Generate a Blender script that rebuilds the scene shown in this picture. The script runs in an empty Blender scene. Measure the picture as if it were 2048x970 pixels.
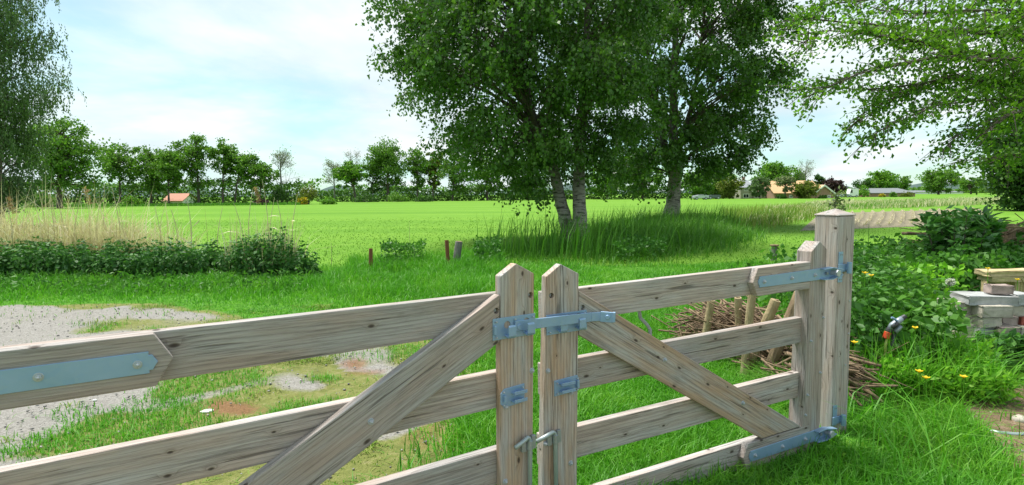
import bpy, bmesh, math, random
import numpy as np
from mathutils import Matrix, Vector
random.seed(7)
RNG = np.random.default_rng(7)
C = bpy.context.scene.collection
SC = bpy.context.scene

# ------------------------------------------------------------------ camera
F, HY, ROLL, EYE = 1180.0, 388.0, -0.008, 1.62
PITCH = math.atan((485 - HY) / F)
cam = bpy.data.cameras.new('camera'); cam.sensor_fit = 'HORIZONTAL'; cam.sensor_width = 36
cam.lens = 36 * F / 2048; cam.clip_start = 0.05; cam.clip_end = 6000
cam_o = bpy.data.objects.new('camera', cam); C.objects.link(cam_o)
cam_o.matrix_world = Matrix.Translation((0, 0, EYE)) @ Matrix.Rotation(math.pi / 2 - PITCH, 4, 'X') @ Matrix.Rotation(ROLL, 4, 'Z')
SC.camera = cam_o

# ------------------------------------------------------------------ sky, sun, exposure
SUN = Vector((-0.30, 0.22, 0.92)).normalized()
w = bpy.data.worlds.new('World'); SC.world = w; w.use_nodes = True
nt = w.node_tree; nd = nt.nodes; lk = nt.links; nd.clear()
out = nd.new('ShaderNodeOutputWorld'); bg = nd.new('ShaderNodeBackground')
sky = nd.new('ShaderNodeTexSky'); sky.sky_type = 'NISHITA'; sky.sun_disc = False
sky.sun_elevation = math.asin(SUN.z); sky.sun_rotation = math.atan2(SUN.x, SUN.y)
sky.air_density = 1.0; sky.dust_density = 0.6; sky.ozone_density = 1.0
tc = nd.new('ShaderNodeTexCoord'); sep = nd.new('ShaderNodeSeparateXYZ'); lk.new(tc.outputs['Generated'], sep.inputs[0])
# clouds lie on a plane high above: direction / (z + a) keeps them flat towards the horizon
za = nd.new('ShaderNodeMath'); za.operation = 'MAXIMUM'; za.inputs[1].default_value = 0.0; lk.new(sep.outputs['Z'], za.inputs[0])
zb = nd.new('ShaderNodeMath'); zb.operation = 'ADD'; zb.inputs[1].default_value = 0.16; lk.new(za.outputs[0], zb.inputs[0])
dv = nd.new('ShaderNodeVectorMath'); dv.operation = 'DIVIDE'; lk.new(tc.outputs['Generated'], dv.inputs[0])
cz = nd.new('ShaderNodeCombineXYZ')
for i in range(3): lk.new(zb.outputs[0], cz.inputs[i])
lk.new(cz.outputs[0], dv.inputs[1])
mp = nd.new('ShaderNodeMapping'); mp.inputs['Scale'].default_value = (1.0, 0.8, 0.0); mp.inputs['Location'].default_value = (2.3, 1.1, 0)
lk.new(dv.outputs[0], mp.inputs[0])
n1 = nd.new('ShaderNodeTexNoise'); n1.inputs['Scale'].default_value = 0.75; n1.inputs['Detail'].default_value = 7; n1.inputs['Roughness'].default_value = 0.55
n1.inputs['Distortion'].default_value = 0.4
lk.new(mp.outputs[0], n1.inputs[0])
r1 = nd.new('ShaderNodeValToRGB'); r1.color_ramp.elements[0].position = 0.40; r1.color_ramp.elements[1].position = 0.56
lk.new(n1.outputs[0], r1.inputs[0])
n2 = nd.new('ShaderNodeTexNoise'); n2.inputs['Scale'].default_value = 1.3; n2.inputs['Detail'].default_value = 6; n2.inputs['Roughness'].default_value = 0.5
mp2 = nd.new('ShaderNodeMapping'); mp2.inputs['Location'].default_value = (7.7, 3.1, 2.0); lk.new(mp.outputs[0], mp2.inputs[0]); lk.new(mp2.outputs[0], n2.inputs[0])
r2 = nd.new('ShaderNodeValToRGB')
r2.color_ramp.elements[0].position = 0.36; r2.color_ramp.elements[0].color = (3.5, 4.2, 4.5, 1)     # grey cloud bases
r2.color_ramp.elements[1].position = 0.60; r2.color_ramp.elements[1].color = (4.75, 5.1, 5.1, 1)    # bright cloud
lk.new(n2.outputs[0], r2.inputs[0])
blu = nd.new('ShaderNodeMix'); blu.data_type = 'RGBA'; blu.blend_type = 'MULTIPLY'; blu.inputs[0].default_value = 1.0
lk.new(sky.outputs[0], blu.inputs[6]); blu.inputs[7].default_value = (0.52, 0.82, 0.78, 1)
mx = nd.new('ShaderNodeMix'); mx.data_type = 'RGBA'
cf = nd.new('ShaderNodeMapRange'); cf.inputs['To Min'].default_value = 0.42; cf.inputs['To Max'].default_value = 1.0
lk.new(r1.outputs[0], cf.inputs[0]); lk.new(cf.outputs[0], mx.inputs[0])
lk.new(blu.outputs[2], mx.inputs[6]); lk.new(r2.outputs[0], mx.inputs[7])
lk.new(mx.outputs[2], bg.inputs[0]); bg.inputs[1].default_value = 0.10
lk.new(bg.outputs[0], out.inputs[0])

sl = bpy.data.lights.new('sun', 'SUN'); sl.energy = 3.3; sl.angle = math.radians(22); sl.color = (1.0, 0.96, 0.88)
so = bpy.data.objects.new('sun', sl); C.objects.link(so)
so.rotation_euler = SUN.to_track_quat('Z', 'Y').to_euler(); so.location = (-20, -20, 40)
SC.view_settings.view_transform = 'Standard'; SC.view_settings.look = 'None'
SC.view_settings.exposure = 1.12; SC.view_settings.gamma = 1.0
SC.cycles.max_bounces = 6; SC.cycles.transparent_max_bounces = 8; SC.cycles.diffuse_bounces = 3
SC.cycles.use_denoising = True

# ------------------------------------------------------------------ picture <-> place (used to read positions off the photograph)
_cp, _sp = math.cos(PITCH), math.sin(PITCH)
_fw = np.array([0, _cp, -_sp]); _r0 = np.array([1., 0, 0]); _u0 = np.array([0, _sp, _cp])
_rt = _r0 * math.cos(ROLL) + _u0 * math.sin(ROLL); _up = -_r0 * math.sin(ROLL) + _u0 * math.cos(ROLL)
def ray(x, y): return _fw + (x - 1024) / F * _rt + (485 - y) / F * _up
def G(x, y, z=0.0):
    v = ray(x, y); k = (z - EYE) / v[2]
    return np.array([0, 0, EYE]) + v * k
def W(x, y, d):
    v = ray(x, y)
    return np.array([0, 0, EYE]) + v * (d / v[1])

# ------------------------------------------------------------------ objects
def tag(o, label=None, cat=None, group=None, kind=None):
    if label: o['label'] = label
    if cat: o['category'] = cat
    if group: o['group'] = group
    if kind: o['kind'] = kind
    return o
def empty(name, loc=(0, 0, 0), rz=0.0):
    o = bpy.data.objects.new(name, None); C.objects.link(o)
    o.location = Vector(loc); o.rotation_euler = (0, 0, rz); o.empty_display_size = 0.2
    return o
def link(name, me, mat=None, parent=None, mw=None):
    o = bpy.data.objects.new(name, me); C.objects.link(o)
    if mat is not None and len(me.materials) == 0: me.materials.append(mat)
    if parent: o.parent = parent
    if mw is not None: o.matrix_local = mw
    return o
def np_mesh(name, V, Fc, smooth=False):
    """V (n,3), Fc (m,k) with k = 3 or 4"""
    V = np.asarray(V, np.float32); Fc = np.asarray(Fc, np.int32)
    me = bpy.data.meshes.new(name); m, k = Fc.shape
    me.vertices.add(len(V)); me.vertices.foreach_set('co', V.ravel())
    me.loops.add(m * k); me.loops.foreach_set('vertex_index', Fc.ravel())
    me.polygons.add(m); me.polygons.foreach_set('loop_start', np.arange(0, m * k, k, dtype=np.int32))
    if smooth: me.polygons.foreach_set('use_smooth', np.ones(m, dtype=bool))
    me.update(calc_edges=True)
    return me
class MB:
    def __init__(s): s.v = []; s.f = []
    def add(s, vs, fs):
        b = len(s.v); s.v += [tuple(p) for p in vs]; s.f += [tuple(i + b for i in f) for f in fs]
    def box(s, x0, x1, y0, y1, z0, z1, M=None):
        vs = [Vector(p) for p in ((x0,y0,z0),(x1,y0,z0),(x1,y1,z0),(x0,y1,z0),(x0,y0,z1),(x1,y0,z1),(x1,y1,z1),(x0,y1,z1))]
        if M: vs = [M @ p for p in vs]
        s.add(vs, [(0,3,2,1),(4,5,6,7),(0,1,5,4),(1,2,6,5),(2,3,7,6),(3,0,4,7)])
    def prism(s, poly, y0, y1):          # polygon in xz, extruded along y
        n = len(poly); vs = [(p[0], y0, p[1]) for p in poly] + [(p[0], y1, p[1]) for p in poly]
        s.add(vs, [tuple(range(n)), tuple(range(2*n-1, n-1, -1))] + [(i, i+n, (i+1) % n + n, (i+1) % n) for i in range(n)])
    def tube(s, pts, rad, n=6, cap=True):
        pts = [Vector(p) for p in pts]; rad = rad if hasattr(rad, '__len__') else [rad] * len(pts)
        t0 = (pts[1] - pts[0]).normalized(); a = t0.orthogonal().normalized(); b0 = len(s.v); vs = []; fs = []
        for i, p in enumerate(pts):
            t = (pts[min(i+1, len(pts)-1)] - pts[max(i-1, 0)]).normalized()
            a = (a - t * a.dot(t)).normalized(); b = t.cross(a)
            for k in range(n):
                q = 2 * math.pi * k / n; vs.append(p + (a * math.cos(q) + b * math.sin(q)) * rad[i])
        for i in range(len(pts) - 1):
            for k in range(n):
                fs.append((i*n+k, i*n+(k+1) % n, (i+1)*n+(k+1) % n, (i+1)*n+k))
        if cap: fs += [tuple(range(n-1, -1, -1)), tuple(range((len(pts)-1)*n, len(pts)*n))]
        s.add(vs, fs)
    def cyl(s, p, axis, r, h, n=12): s.tube([Vector(p), Vector(p) + Vector(axis).normalized() * h], r, n)
    def ball(s, c, r, n=8, m=6, sc=(1, 1, 1)):
        vs = []; fs = []
        for i in range(m + 1):
            th = math.pi * i / m
            for k in range(n):
                ph = 2 * math.pi * k / n
                vs.append((c[0]+r*sc[0]*math.sin(th)*math.cos(ph), c[1]+r*sc[1]*math.sin(th)*math.sin(ph), c[2]+r*sc[2]*math.cos(th)))
        for i in range(m):
            for k in range(n): fs.append((i*n+k, (i+1)*n+k, (i+1)*n+(k+1) % n, i*n+(k+1) % n))
        s.add(vs, fs)
    def mesh(s, name, bevel=0.0, seg=1, smooth=False):
        me = bpy.data.meshes.new(name); bm = bmesh.new()
        vs = [bm.verts.new(p) for p in s.v]
        for f in s.f:
            try: bm.faces.new([vs[i] for i in f])
            except ValueError: pass
        bmesh.ops.recalc_face_normals(bm, faces=bm.faces)
        if bevel: bmesh.ops.bevel(bm, geom=[e for e in bm.edges if e.is_manifold and e.calc_face_angle(0) > 0.3], offset=bevel, segments=seg, affect='EDGES', profile=0.6, clamp_overlap=True)
        if smooth:
            for f in bm.faces: f.smooth = True
        bm.to_mesh(me); bm.free(); return me
    def build(s, name, mat, parent=None, mw=None, bevel=0.0, seg=1, smooth=False):
        return link(name, s.mesh(name, bevel, seg, smooth), mat, parent, mw)

# ------------------------------------------------------------------ materials
def new_mat(name):
    m = bpy.data.materials.new(name); m.use_nodes = True; t = m.node_tree
    return m, t.nodes, t.links, t.nodes['Principled BSDF']
def ramp(nd, els):
    r = nd.new('ShaderNodeValToRGB'); e = r.color_ramp.elements
    while len(e) < len(els): e.new(0.5)
    for i, (p, c) in enumerate(els): e[i].position = p; e[i].color = (*c, 1)
    return r
def mix(nd, lk, fac, a, b, mode='MIX'):
    m = nd.new('ShaderNodeMix'); m.data_type = 'RGBA'; m.blend_type = mode
    for s, v in ((0, fac), (6, a), (7, b)):
        if hasattr(v, 'is_linked'): lk.new(v, m.inputs[s])
        elif s == 0: m.inputs[0].default_value = v
        else: m.inputs[s].default_value = (*v, 1)
    return m.outputs[2]
def math_n(nd, lk, op, a, b=None, c=None):
    m = nd.new('ShaderNodeMath'); m.operation = op
    for i, v in enumerate((a, b, c)):
        if v is None: continue
        if hasattr(v, 'is_linked'): lk.new(v, m.inputs[i])
        else: m.inputs[i].default_value = v
    return m.outputs[0]
def noise(nd, lk, vec, scale, detail=4, rough=0.55, dist=0.0):
    n = nd.new('ShaderNodeTexNoise'); n.inputs['Scale'].default_value = scale; n.inputs['Detail'].default_value = detail
    n.inputs['Roughness'].default_value = rough; n.inputs['Distortion'].default_value = dist
    if vec is not None: lk.new(vec, n.inputs['Vector'])
    return n.outputs[0]
def mapping(nd, lk, vec, scale=(1, 1, 1), loc=(0, 0, 0)):
    m = nd.new('ShaderNodeMapping'); m.inputs['Scale'].default_value = scale; m.inputs['Location'].default_value = loc
    lk.new(vec, m.inputs[0]); return m.outputs[0]
def bump(nd, lk, h, strength, dist, b):
    n = nd.new('ShaderNodeBump'); n.inputs['Strength'].default_value = strength; n.inputs['Distance'].default_value = dist
    lk.new(h, n.inputs['Height']); lk.new(n.outputs[0], b.inputs['Normal'])
def plain(name, col, rough=0.7, metal=0.0, var=0.15, scale=20):
    m, nd, lk, b = new_mat(name); tc = nd.new('ShaderNodeTexCoord')
    f = noise(nd, lk, tc.outputs['Object'], scale, 5)
    c = mix(nd, lk, f, tuple(x * (1 - var) for x in col), tuple(min(1, x * (1 + var)) for x in col))
    lk.new(c, b.inputs['Base Color']); b.inputs['Roughness'].default_value = rough; b.inputs['Metallic'].default_value = metal
    return m
def leaf_mat(name, cols, trans=0.35, rough=0.55, big=0.0, spec=0.3):
    """leaves: colour differs leaf by leaf; part of the light passes through"""
    m, nd, lk, b = new_mat(name)
    g = nd.new('ShaderNodeNewGeometry')
    n = len(cols); r = ramp(nd, [(i / (n - 1), c) for i, c in enumerate(cols)])
    f = g.outputs['Random Per Island']
    if big:
        nz = noise(nd, lk, g.outputs['Position'], big, 2)
        nz = math_n(nd, lk, 'MULTIPLY_ADD', nz, 2.2, -0.6)
        f = math_n(nd, lk, 'MULTIPLY_ADD', f, 0.45, math_n(nd, lk, 'MULTIPLY', nz, 0.55))
    lk.new(f, r.inputs[0])
    lk.new(r.outputs[0], b.inputs['Base Color']); b.inputs['Roughness'].default_value = rough
    b.inputs['Specular IOR Level'].default_value = spec
    t = nd.new('ShaderNodeBsdfTranslucent'); tcx = mix(nd, lk, 0.6, r.outputs[0], (1.0, 1.25, 0.45), 'MULTIPLY'); lk.new(tcx, t.inputs[0])
    ms = nd.new('ShaderNodeMixShader'); ms.inputs[0].default_value = trans
    lk.new(b.outputs[0], ms.inputs[1]); lk.new(t.outputs[0], ms.inputs[2])
    lk.new(ms.outputs[0], nd['Material Output'].inputs['Surface'])
    return m
def wood_mat(name, warm):
    """weathered softwood: grain runs along the plank's own x"""
    m, nd, lk, b = new_mat(name); tc = nd.new('ShaderNodeTexCoord'); oi = nd.new('ShaderNodeObjectInfo')
    off = nd.new('ShaderNodeVectorMath'); off.operation = 'MULTIPLY_ADD'
    cx = nd.new('ShaderNodeCombineXYZ')
    for i in range(3): lk.new(oi.outputs['Random'], cx.inputs[i])
    lk.new(cx.outputs[0], off.inputs[0]); off.inputs[1].default_value = (37, 11, 23); lk.new(tc.outputs['Object'], off.inputs[2])
    P = off.outputs[0]
    # knots: one candidate per cell, two thirds of them left out
    kv = nd.new('ShaderNodeTexVoronoi'); kv.voronoi_dimensions = '2D'; kv.inputs['Scale'].default_value = 1.0; kv.inputs['Randomness'].default_value = 0.9
    s3 = nd.new('ShaderNodeSeparateXYZ'); lk.new(P, s3.inputs[0]); c2 = nd.new('ShaderNodeCombineXYZ')
    lk.new(math_n(nd, lk, 'MULTIPLY', s3.outputs['X'], 5.2), c2.inputs[0])
    yz = math_n(nd, lk, 'ADD', s3.outputs['Z'], math_n(nd, lk, 'MULTIPLY', s3.outputs['Y'], 0.35))
    lk.new(math_n(nd, lk, 'MULTIPLY', yz, 11.0), c2.inputs[1]); lk.new(c2.outputs[0], kv.inputs['Vector'])
    sr = nd.new('ShaderNodeSeparateColor'); lk.new(kv.outputs['Color'], sr.inputs[0])
    keep = math_n(nd, lk, 'GREATER_THAN', sr.outputs[0], 0.42)
    ksz = math_n(nd, lk, 'MULTIPLY_ADD', sr.outputs[1], 0.065, 0.03)
    kd = math_n(nd, lk, 'DIVIDE', kv.outputs['Distance'], ksz)
    kfac = math_n(nd, lk, 'MULTIPLY', keep, math_n(nd, lk, 'SUBTRACT', 1.0, math_n(nd, lk, 'MINIMUM', math_n(nd, lk, 'POWER', kd, 3.0), 1.0)))
    khalo = math_n(nd, lk, 'MULTIPLY', keep, math_n(nd, lk, 'POWER', 2.718, math_n(nd, lk, 'MULTIPLY', math_n(nd, lk, 'MULTIPLY', kd, kd), -0.22)))
    # growth rings bending round the knots
    wob = noise(nd, lk, mapping(nd, lk, P, (0.55, 3, 3)), 1.0, 3, 0.45)
    ringc = math_n(nd, lk, 'ADD', math_n(nd, lk, 'MULTIPLY', yz, 62.0), math_n(nd, lk, 'ADD', math_n(nd, lk, 'MULTIPLY', wob, 8.0), math_n(nd, lk, 'MULTIPLY', khalo, 1.6)))
    ring = math_n(nd, lk, 'FRACT', ringc)
    ringl = math_n(nd, lk, 'POWER', ring, 4.0)
    fine = noise(nd, lk, mapping(nd, lk, P, (3.5, 125, 125)), 1.0, 6, 0.78)
    broad = noise(nd, lk, mapping(nd, lk, P, (2.2, 14, 14), (3, 1, 5)), 1.0, 4, 0.55)
    a = ramp(nd, [(0.30, tuple(x * 0.48 for x in warm)), (0.5, tuple(x * 1.1 for x in warm)), (0.70, tuple(min(1, x * 1.4) for x in warm))]); lk.new(fine, a.inputs[0])
    grey = ramp(nd, [(0.30, (0.15, 0.138, 0.13)), (0.5, (0.405, 0.382, 0.368)), (0.70, (0.53, 0.50, 0.485))]); lk.new(fine, grey.inputs[0])
    fg = ramp(nd, [(0.36, (0, 0, 0)), (0.62, (1, 1, 1))]); lk.new(broad, fg.inputs[0])
    col = mix(nd, lk, fg.outputs[0], grey.outputs[0], a.outputs[0])
    pv = nd.new('ShaderNodeMapRange'); pv.inputs['To Min'].default_value = 0.84; pv.inputs['To Max'].default_value = 1.1; lk.new(oi.outputs['Random'], pv.inputs[0]); pc = nd.new('ShaderNodeCombineXYZ')
    for i in range(3): lk.new(pv.outputs[0], pc.inputs[i])
    col = mix(nd, lk, 1.0, col, pc.outputs[0], 'MULTIPLY')
    al = ramp(nd, [(0.56, (0, 0, 0)), (0.72, (1, 1, 1))]); lk.new(noise(nd, lk, mapping(nd, lk, P, (1.3, 9, 9), (1, 8, 3)), 1.0, 5, 0.7), al.inputs[0])
    col = mix(nd, lk, math_n(nd, lk, 'MULTIPLY', al.outputs[0], 0.30), col, (0.20, 0.205, 0.15))
    col = mix(nd, lk, math_n(nd, lk, 'MULTIPLY', ringl, 0.40), col, (0.105, 0.085, 0.07))
    crk = noise(nd, lk, mapping(nd, lk, P, (2.2, 60, 60), (9, 2, 7)), 1.0, 3, 0.6)
    cr = ramp(nd, [(0.615, (0, 0, 0)), (0.67, (1, 1, 1))]); lk.new(crk, cr.inputs[0])
    col = mix(nd, lk, math_n(nd, lk, 'MULTIPLY', cr.outputs[0], 0.65), col, (0.06, 0.05, 0.042))
    col = mix(nd, lk, math_n(nd, lk, 'MULTIPLY', khalo, 0.32), col, (0.19, 0.135, 0.095))
    col = mix(nd, lk, math_n(nd, lk, 'MULTIPLY', kfac, 0.92), col, (0.045, 0.03, 0.022))
    st = noise(nd, lk, mapping(nd, lk, P, (1.6, 3, 3), (4, 4, 1)), 1.6, 5, 0.65)
    sm = ramp(nd, [(0.58, (0, 0, 0)), (0.74, (1, 1, 1))]); lk.new(st, sm.inputs[0])
    col = mix(nd, lk, math_n(nd, lk, 'MULTIPLY', sm.outputs[0], 0.45), col, (0.115, 0.105, 0.09))
    lk.new(col, b.inputs['Base Color']); b.inputs['Roughness'].default_value = 0.78; b.inputs['Specular IOR Level'].default_value = 0.35
    hh = math_n(nd, lk, 'SUBTRACT', math_n(nd, lk, 'SUBTRACT', fine, math_n(nd, lk, 'MULTIPLY', ringl, 0.35)), math_n(nd, lk, 'MULTIPLY', math_n(nd, lk, 'MAXIMUM', cr.outputs[0], kfac), 0.8))
    bump(nd, lk, hh, 0.5, 0.003, b)
    return m
M = {}
M['rail'] = wood_mat('weathered_grey_pine', (0.375, 0.30, 0.26))
M['stile'] = wood_mat('weathered_brown_pine', (0.385, 0.265, 0.185))
def steel():
    m, nd, lk, b = new_mat('galvanised_steel'); tc = nd.new('ShaderNodeTexCoord')
    v = nd.new('ShaderNodeTexVoronoi'); v.inputs['Scale'].default_value = 55; lk.new(tc.outputs['Object'], v.inputs['Vector'])
    n = noise(nd, lk, tc.outputs['Object'], 9, 6, 0.65)
    c = mix(nd, lk, n, (0.17, 0.30, 0.50), (0.34, 0.48, 0.66))
    sc = nd.new('ShaderNodeSeparateColor'); lk.new(v.outputs['Color'], sc.inputs[0])
    c = mix(nd, lk, math_n(nd, lk, 'MULTIPLY', sc.outputs[0], 0.5), c, (0.30, 0.42, 0.55))
    sp = ramp(nd, [(0.66, (0, 0, 0)), (0.74, (1, 1, 1))]); lk.new(noise(nd, lk, tc.outputs['Object'], 38, 5, 0.7), sp.inputs[0])
    c = mix(nd, lk, math_n(nd, lk, 'MULTIPLY', sp.outputs[0], 0.55), c, (0.16, 0.17, 0.18))
    lk.new(c, b.inputs['Base Color']); b.inputs['Metallic'].default_value = 0.4
    lk.new(math_n(nd, lk, 'MULTIPLY_ADD', n, 0.25, 0.34), b.inputs['Roughness'])
    bump(nd, lk, n, 0.12, 0.002, b)
    return m
M['steel'] = steel()
M['steel_dark'] = plain('dull_zinc', (0.33, 0.37, 0.40), 0.45, 0.6, 0.25, 60)
M['bolt'] = plain('bright_zinc', (0.42, 0.45, 0.49), 0.35, 0.25, 0.1, 60)
M['grey_pipe'] = plain('grey_painted_tube', (0.36, 0.42, 0.43), 0.4, 0.4, 0.12, 30)
M['rust'] = plain('rusty_iron', (0.20, 0.075, 0.035), 0.85, 0.1, 0.5, 40)
M['black'] = plain('black_plastic', (0.03, 0.032, 0.035), 0.45, 0, 0.2, 30)
M['orange'] = plain('orange_plastic', (0.52, 0.06, 0.02), 0.4, 0, 0.1, 30)
M['hose'] = plain('yellow_green_hose', (0.42, 0.45, 0.12), 0.45, 0, 0.15, 30)

def bark_mat(name, c0, c1, scale=(6, 6, 1.6)):
    m, nd, lk, b = new_mat(name); tc = nd.new('ShaderNodeTexCoord')
    n = noise(nd, lk, mapping(nd, lk, tc.outputs['Object'], scale), 3.0, 6, 0.65, 0.4)
    r = ramp(nd, [(0.3, c0), (0.7, c1)]); lk.new(n, r.inputs[0]); lk.new(r.outputs[0], b.inputs['Base Color'])
    b.inputs['Roughness'].default_value = 0.9; bump(nd, lk, n, 0.6, 0.03, b); return m
def birch_bark():
    m, nd, lk, b = new_mat('birch_bark'); tc = nd.new('ShaderNodeTexCoord'); P = tc.outputs['Object']
    n = noise(nd, lk, mapping(nd, lk, P, (3.2, 3.2, 13)), 1.0, 5, 0.62, 0.5)       # dark lenticel bands lie across the trunk
    r = ramp(nd, [(0.50, (0.31, 0.285, 0.25)), (0.56, (0.17, 0.15, 0.13)), (0.62, (0.05, 0.042, 0.036))]); lk.new(n, r.inputs[0])
    n2 = noise(nd, lk, mapping(nd, lk, P, (2.4, 2.4, 3.2), (4, 2, 1)), 1.2, 5, 0.7)
    r2 = ramp(nd, [(0.54, (0, 0, 0)), (0.64, (1, 1, 1))]); lk.new(n2, r2.inputs[0])
    col = mix(nd, lk, r2.outputs[0], r.outputs[0], (0.075, 0.06, 0.048))
    # trunk colour goes over to dark brown with height
    s = nd.new('ShaderNodeSeparateXYZ'); lk.new(P, s.inputs[0])
    hi = nd.new('ShaderNodeMapRange'); hi.inputs[1].default_value = 1.6; hi.inputs[2].default_value = 3.8; lk.new(s.outputs['Z'], hi.inputs[0])
    col = mix(nd, lk, math_n(nd, lk, 'MULTIPLY', hi.outputs[0], 0.85), col, (0.10, 0.08, 0.065))
    lk.new(col, b.inputs['Base Color']); b.inputs['Roughness'].default_value = 0.75; bump(nd, lk, n, 0.5, 0.02, b); return m
M['birch'] = birch_bark()
M['bark'] = bark_mat('brown_bark', (0.045, 0.035, 0.028), (0.14, 0.115, 0.09))
M['greybark'] = bark_mat('pale_grey_bark', (0.10, 0.10, 0.09), (0.26, 0.25, 0.22))
M['stake'] = bark_mat('peeled_stake_wood', (0.24, 0.17, 0.085), (0.46, 0.37, 0.21), (9, 9, 3))
M['stick'] = bark_mat('dead_twigs', (0.075, 0.045, 0.028), (0.30, 0.21, 0.125), (4, 4, 4))
M['oldwood'] = bark_mat('old_split_wood', (0.13, 0.085, 0.05), (0.34, 0.24, 0.14), (9, 9, 2))
M['leaf_birch'] = leaf_mat('birch_leaves', [(0.03, 0.085, 0.012), (0.068, 0.168, 0.018), (0.14, 0.26, 0.03)], 0.34, 0.42, 0.8, 0.45)
M['leaf_oak'] = leaf_mat('overhanging_tree_leaves', [(0.055, 0.145, 0.015), (0.115, 0.255, 0.018), (0.19, 0.36, 0.028)], 0.5, 0.5)
M['leaf_weep'] = leaf_mat('grey_green_leaves', [(0.055, 0.11, 0.04), (0.105, 0.18, 0.06), (0.18, 0.26, 0.10)], 0.3, 0.55)
M['leaf_far'] = leaf_mat('far_green_leaves', [(0.055, 0.14, 0.02), (0.115, 0.245, 0.028), (0.19, 0.34, 0.04)], 0.35, 0.6)
M['leaf_light'] = leaf_mat('light_green_leaves', [(0.065, 0.17, 0.02), (0.12, 0.27, 0.025), (0.19, 0.36, 0.03)], 0.4, 0.6)
M['leaf_dark'] = leaf_mat('dark_green_leaves', [(0.022, 0.065, 0.013), (0.045, 0.115, 0.018), (0.085, 0.18, 0.024)], 0.3, 0.6)
M['leaf_pale'] = leaf_mat('pale_young_leaves', [(0.11, 0.15, 0.07), (0.19, 0.24, 0.11), (0.27, 0.31, 0.15)], 0.35, 0.6)
M['leaf_olive'] = leaf_mat('olive_leaves', [(0.07, 0.10, 0.015), (0.13, 0.17, 0.02), (0.2, 0.24, 0.035)], 0.35, 0.6)
M['leaf_purple'] = leaf_mat('copper_beech_leaves', [(0.03, 0.018, 0.02), (0.06, 0.03, 0.032), (0.09, 0.05, 0.045)], 0.25, 0.6)
M['leaf_hedge'] = leaf_mat('hedgerow_leaves', [(0.025, 0.07, 0.014), (0.06, 0.14, 0.02), (0.12, 0.235, 0.03)], 0.3, 0.6, 0.35)
M['leaf_nettle'] = leaf_mat('nettle_leaves', [(0.03, 0.11, 0.022), (0.06, 0.18, 0.032), (0.11, 0.26, 0.048)], 0.3, 0.55, 0.0, 0.35)
M['leaf_patch'] = leaf_mat('bramble_leaves', [(0.03, 0.11, 0.018), (0.065, 0.195, 0.024), (0.14, 0.32, 0.04)], 0.35, 0.5, 1.1)
M['leaf_shrub'] = leaf_mat('glossy_shrub_leaves', [(0.03, 0.115, 0.02), (0.06, 0.19, 0.03), (0.115, 0.27, 0.05)], 0.2, 0.35, 0.0, 0.6)
M['lawn'] = leaf_mat('lawn_blades', [(0.05, 0.20, 0.012), (0.095, 0.32, 0.018), (0.20, 0.43, 0.035)], 0.4, 0.5, 1.3)
M['meadow'] = leaf_mat('meadow_blades', [(0.09, 0.22, 0.018), (0.118, 0.26, 0.024), (0.15, 0.295, 0.032)], 0.35, 0.6, 0.4)
M['tall'] = leaf_mat('tall_grass_blades', [(0.045, 0.15, 0.014), (0.085, 0.24, 0.022), (0.17, 0.33, 0.05)], 0.4, 0.55, 0.7)
M['dry'] = leaf_mat('dry_moss_blades', [(0.11, 0.22, 0.024), (0.20, 0.31, 0.035), (0.31, 0.30, 0.10)], 0.3, 0.7)
M['straw'] = leaf_mat('dry_reed_straw', [(0.42, 0.35, 0.20), (0.62, 0.55, 0.36), (0.78, 0.72, 0.54)], 0.25, 0.7)
M['plume'] = leaf_mat('reed_plume', [(0.26, 0.15, 0.08), (0.38, 0.24, 0.13), (0.48, 0.33, 0.2)], 0.3, 0.8)
M['bright'] = leaf_mat('bright_weed_leaves', [(0.10, 0.30, 0.02), (0.17, 0.42, 0.03), (0.26, 0.50, 0.05)], 0.4, 0.5)
M['yellow'] = leaf_mat('yellow_petals', [(0.72, 0.46, 0.01), (0.80, 0.56, 0.015)], 0.25, 0.5)
M['clock'] = leaf_mat('dandelion_seeds', [(0.6, 0.62, 0.58), (0.75, 0.76, 0.72)], 0.3, 0.8)

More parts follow.
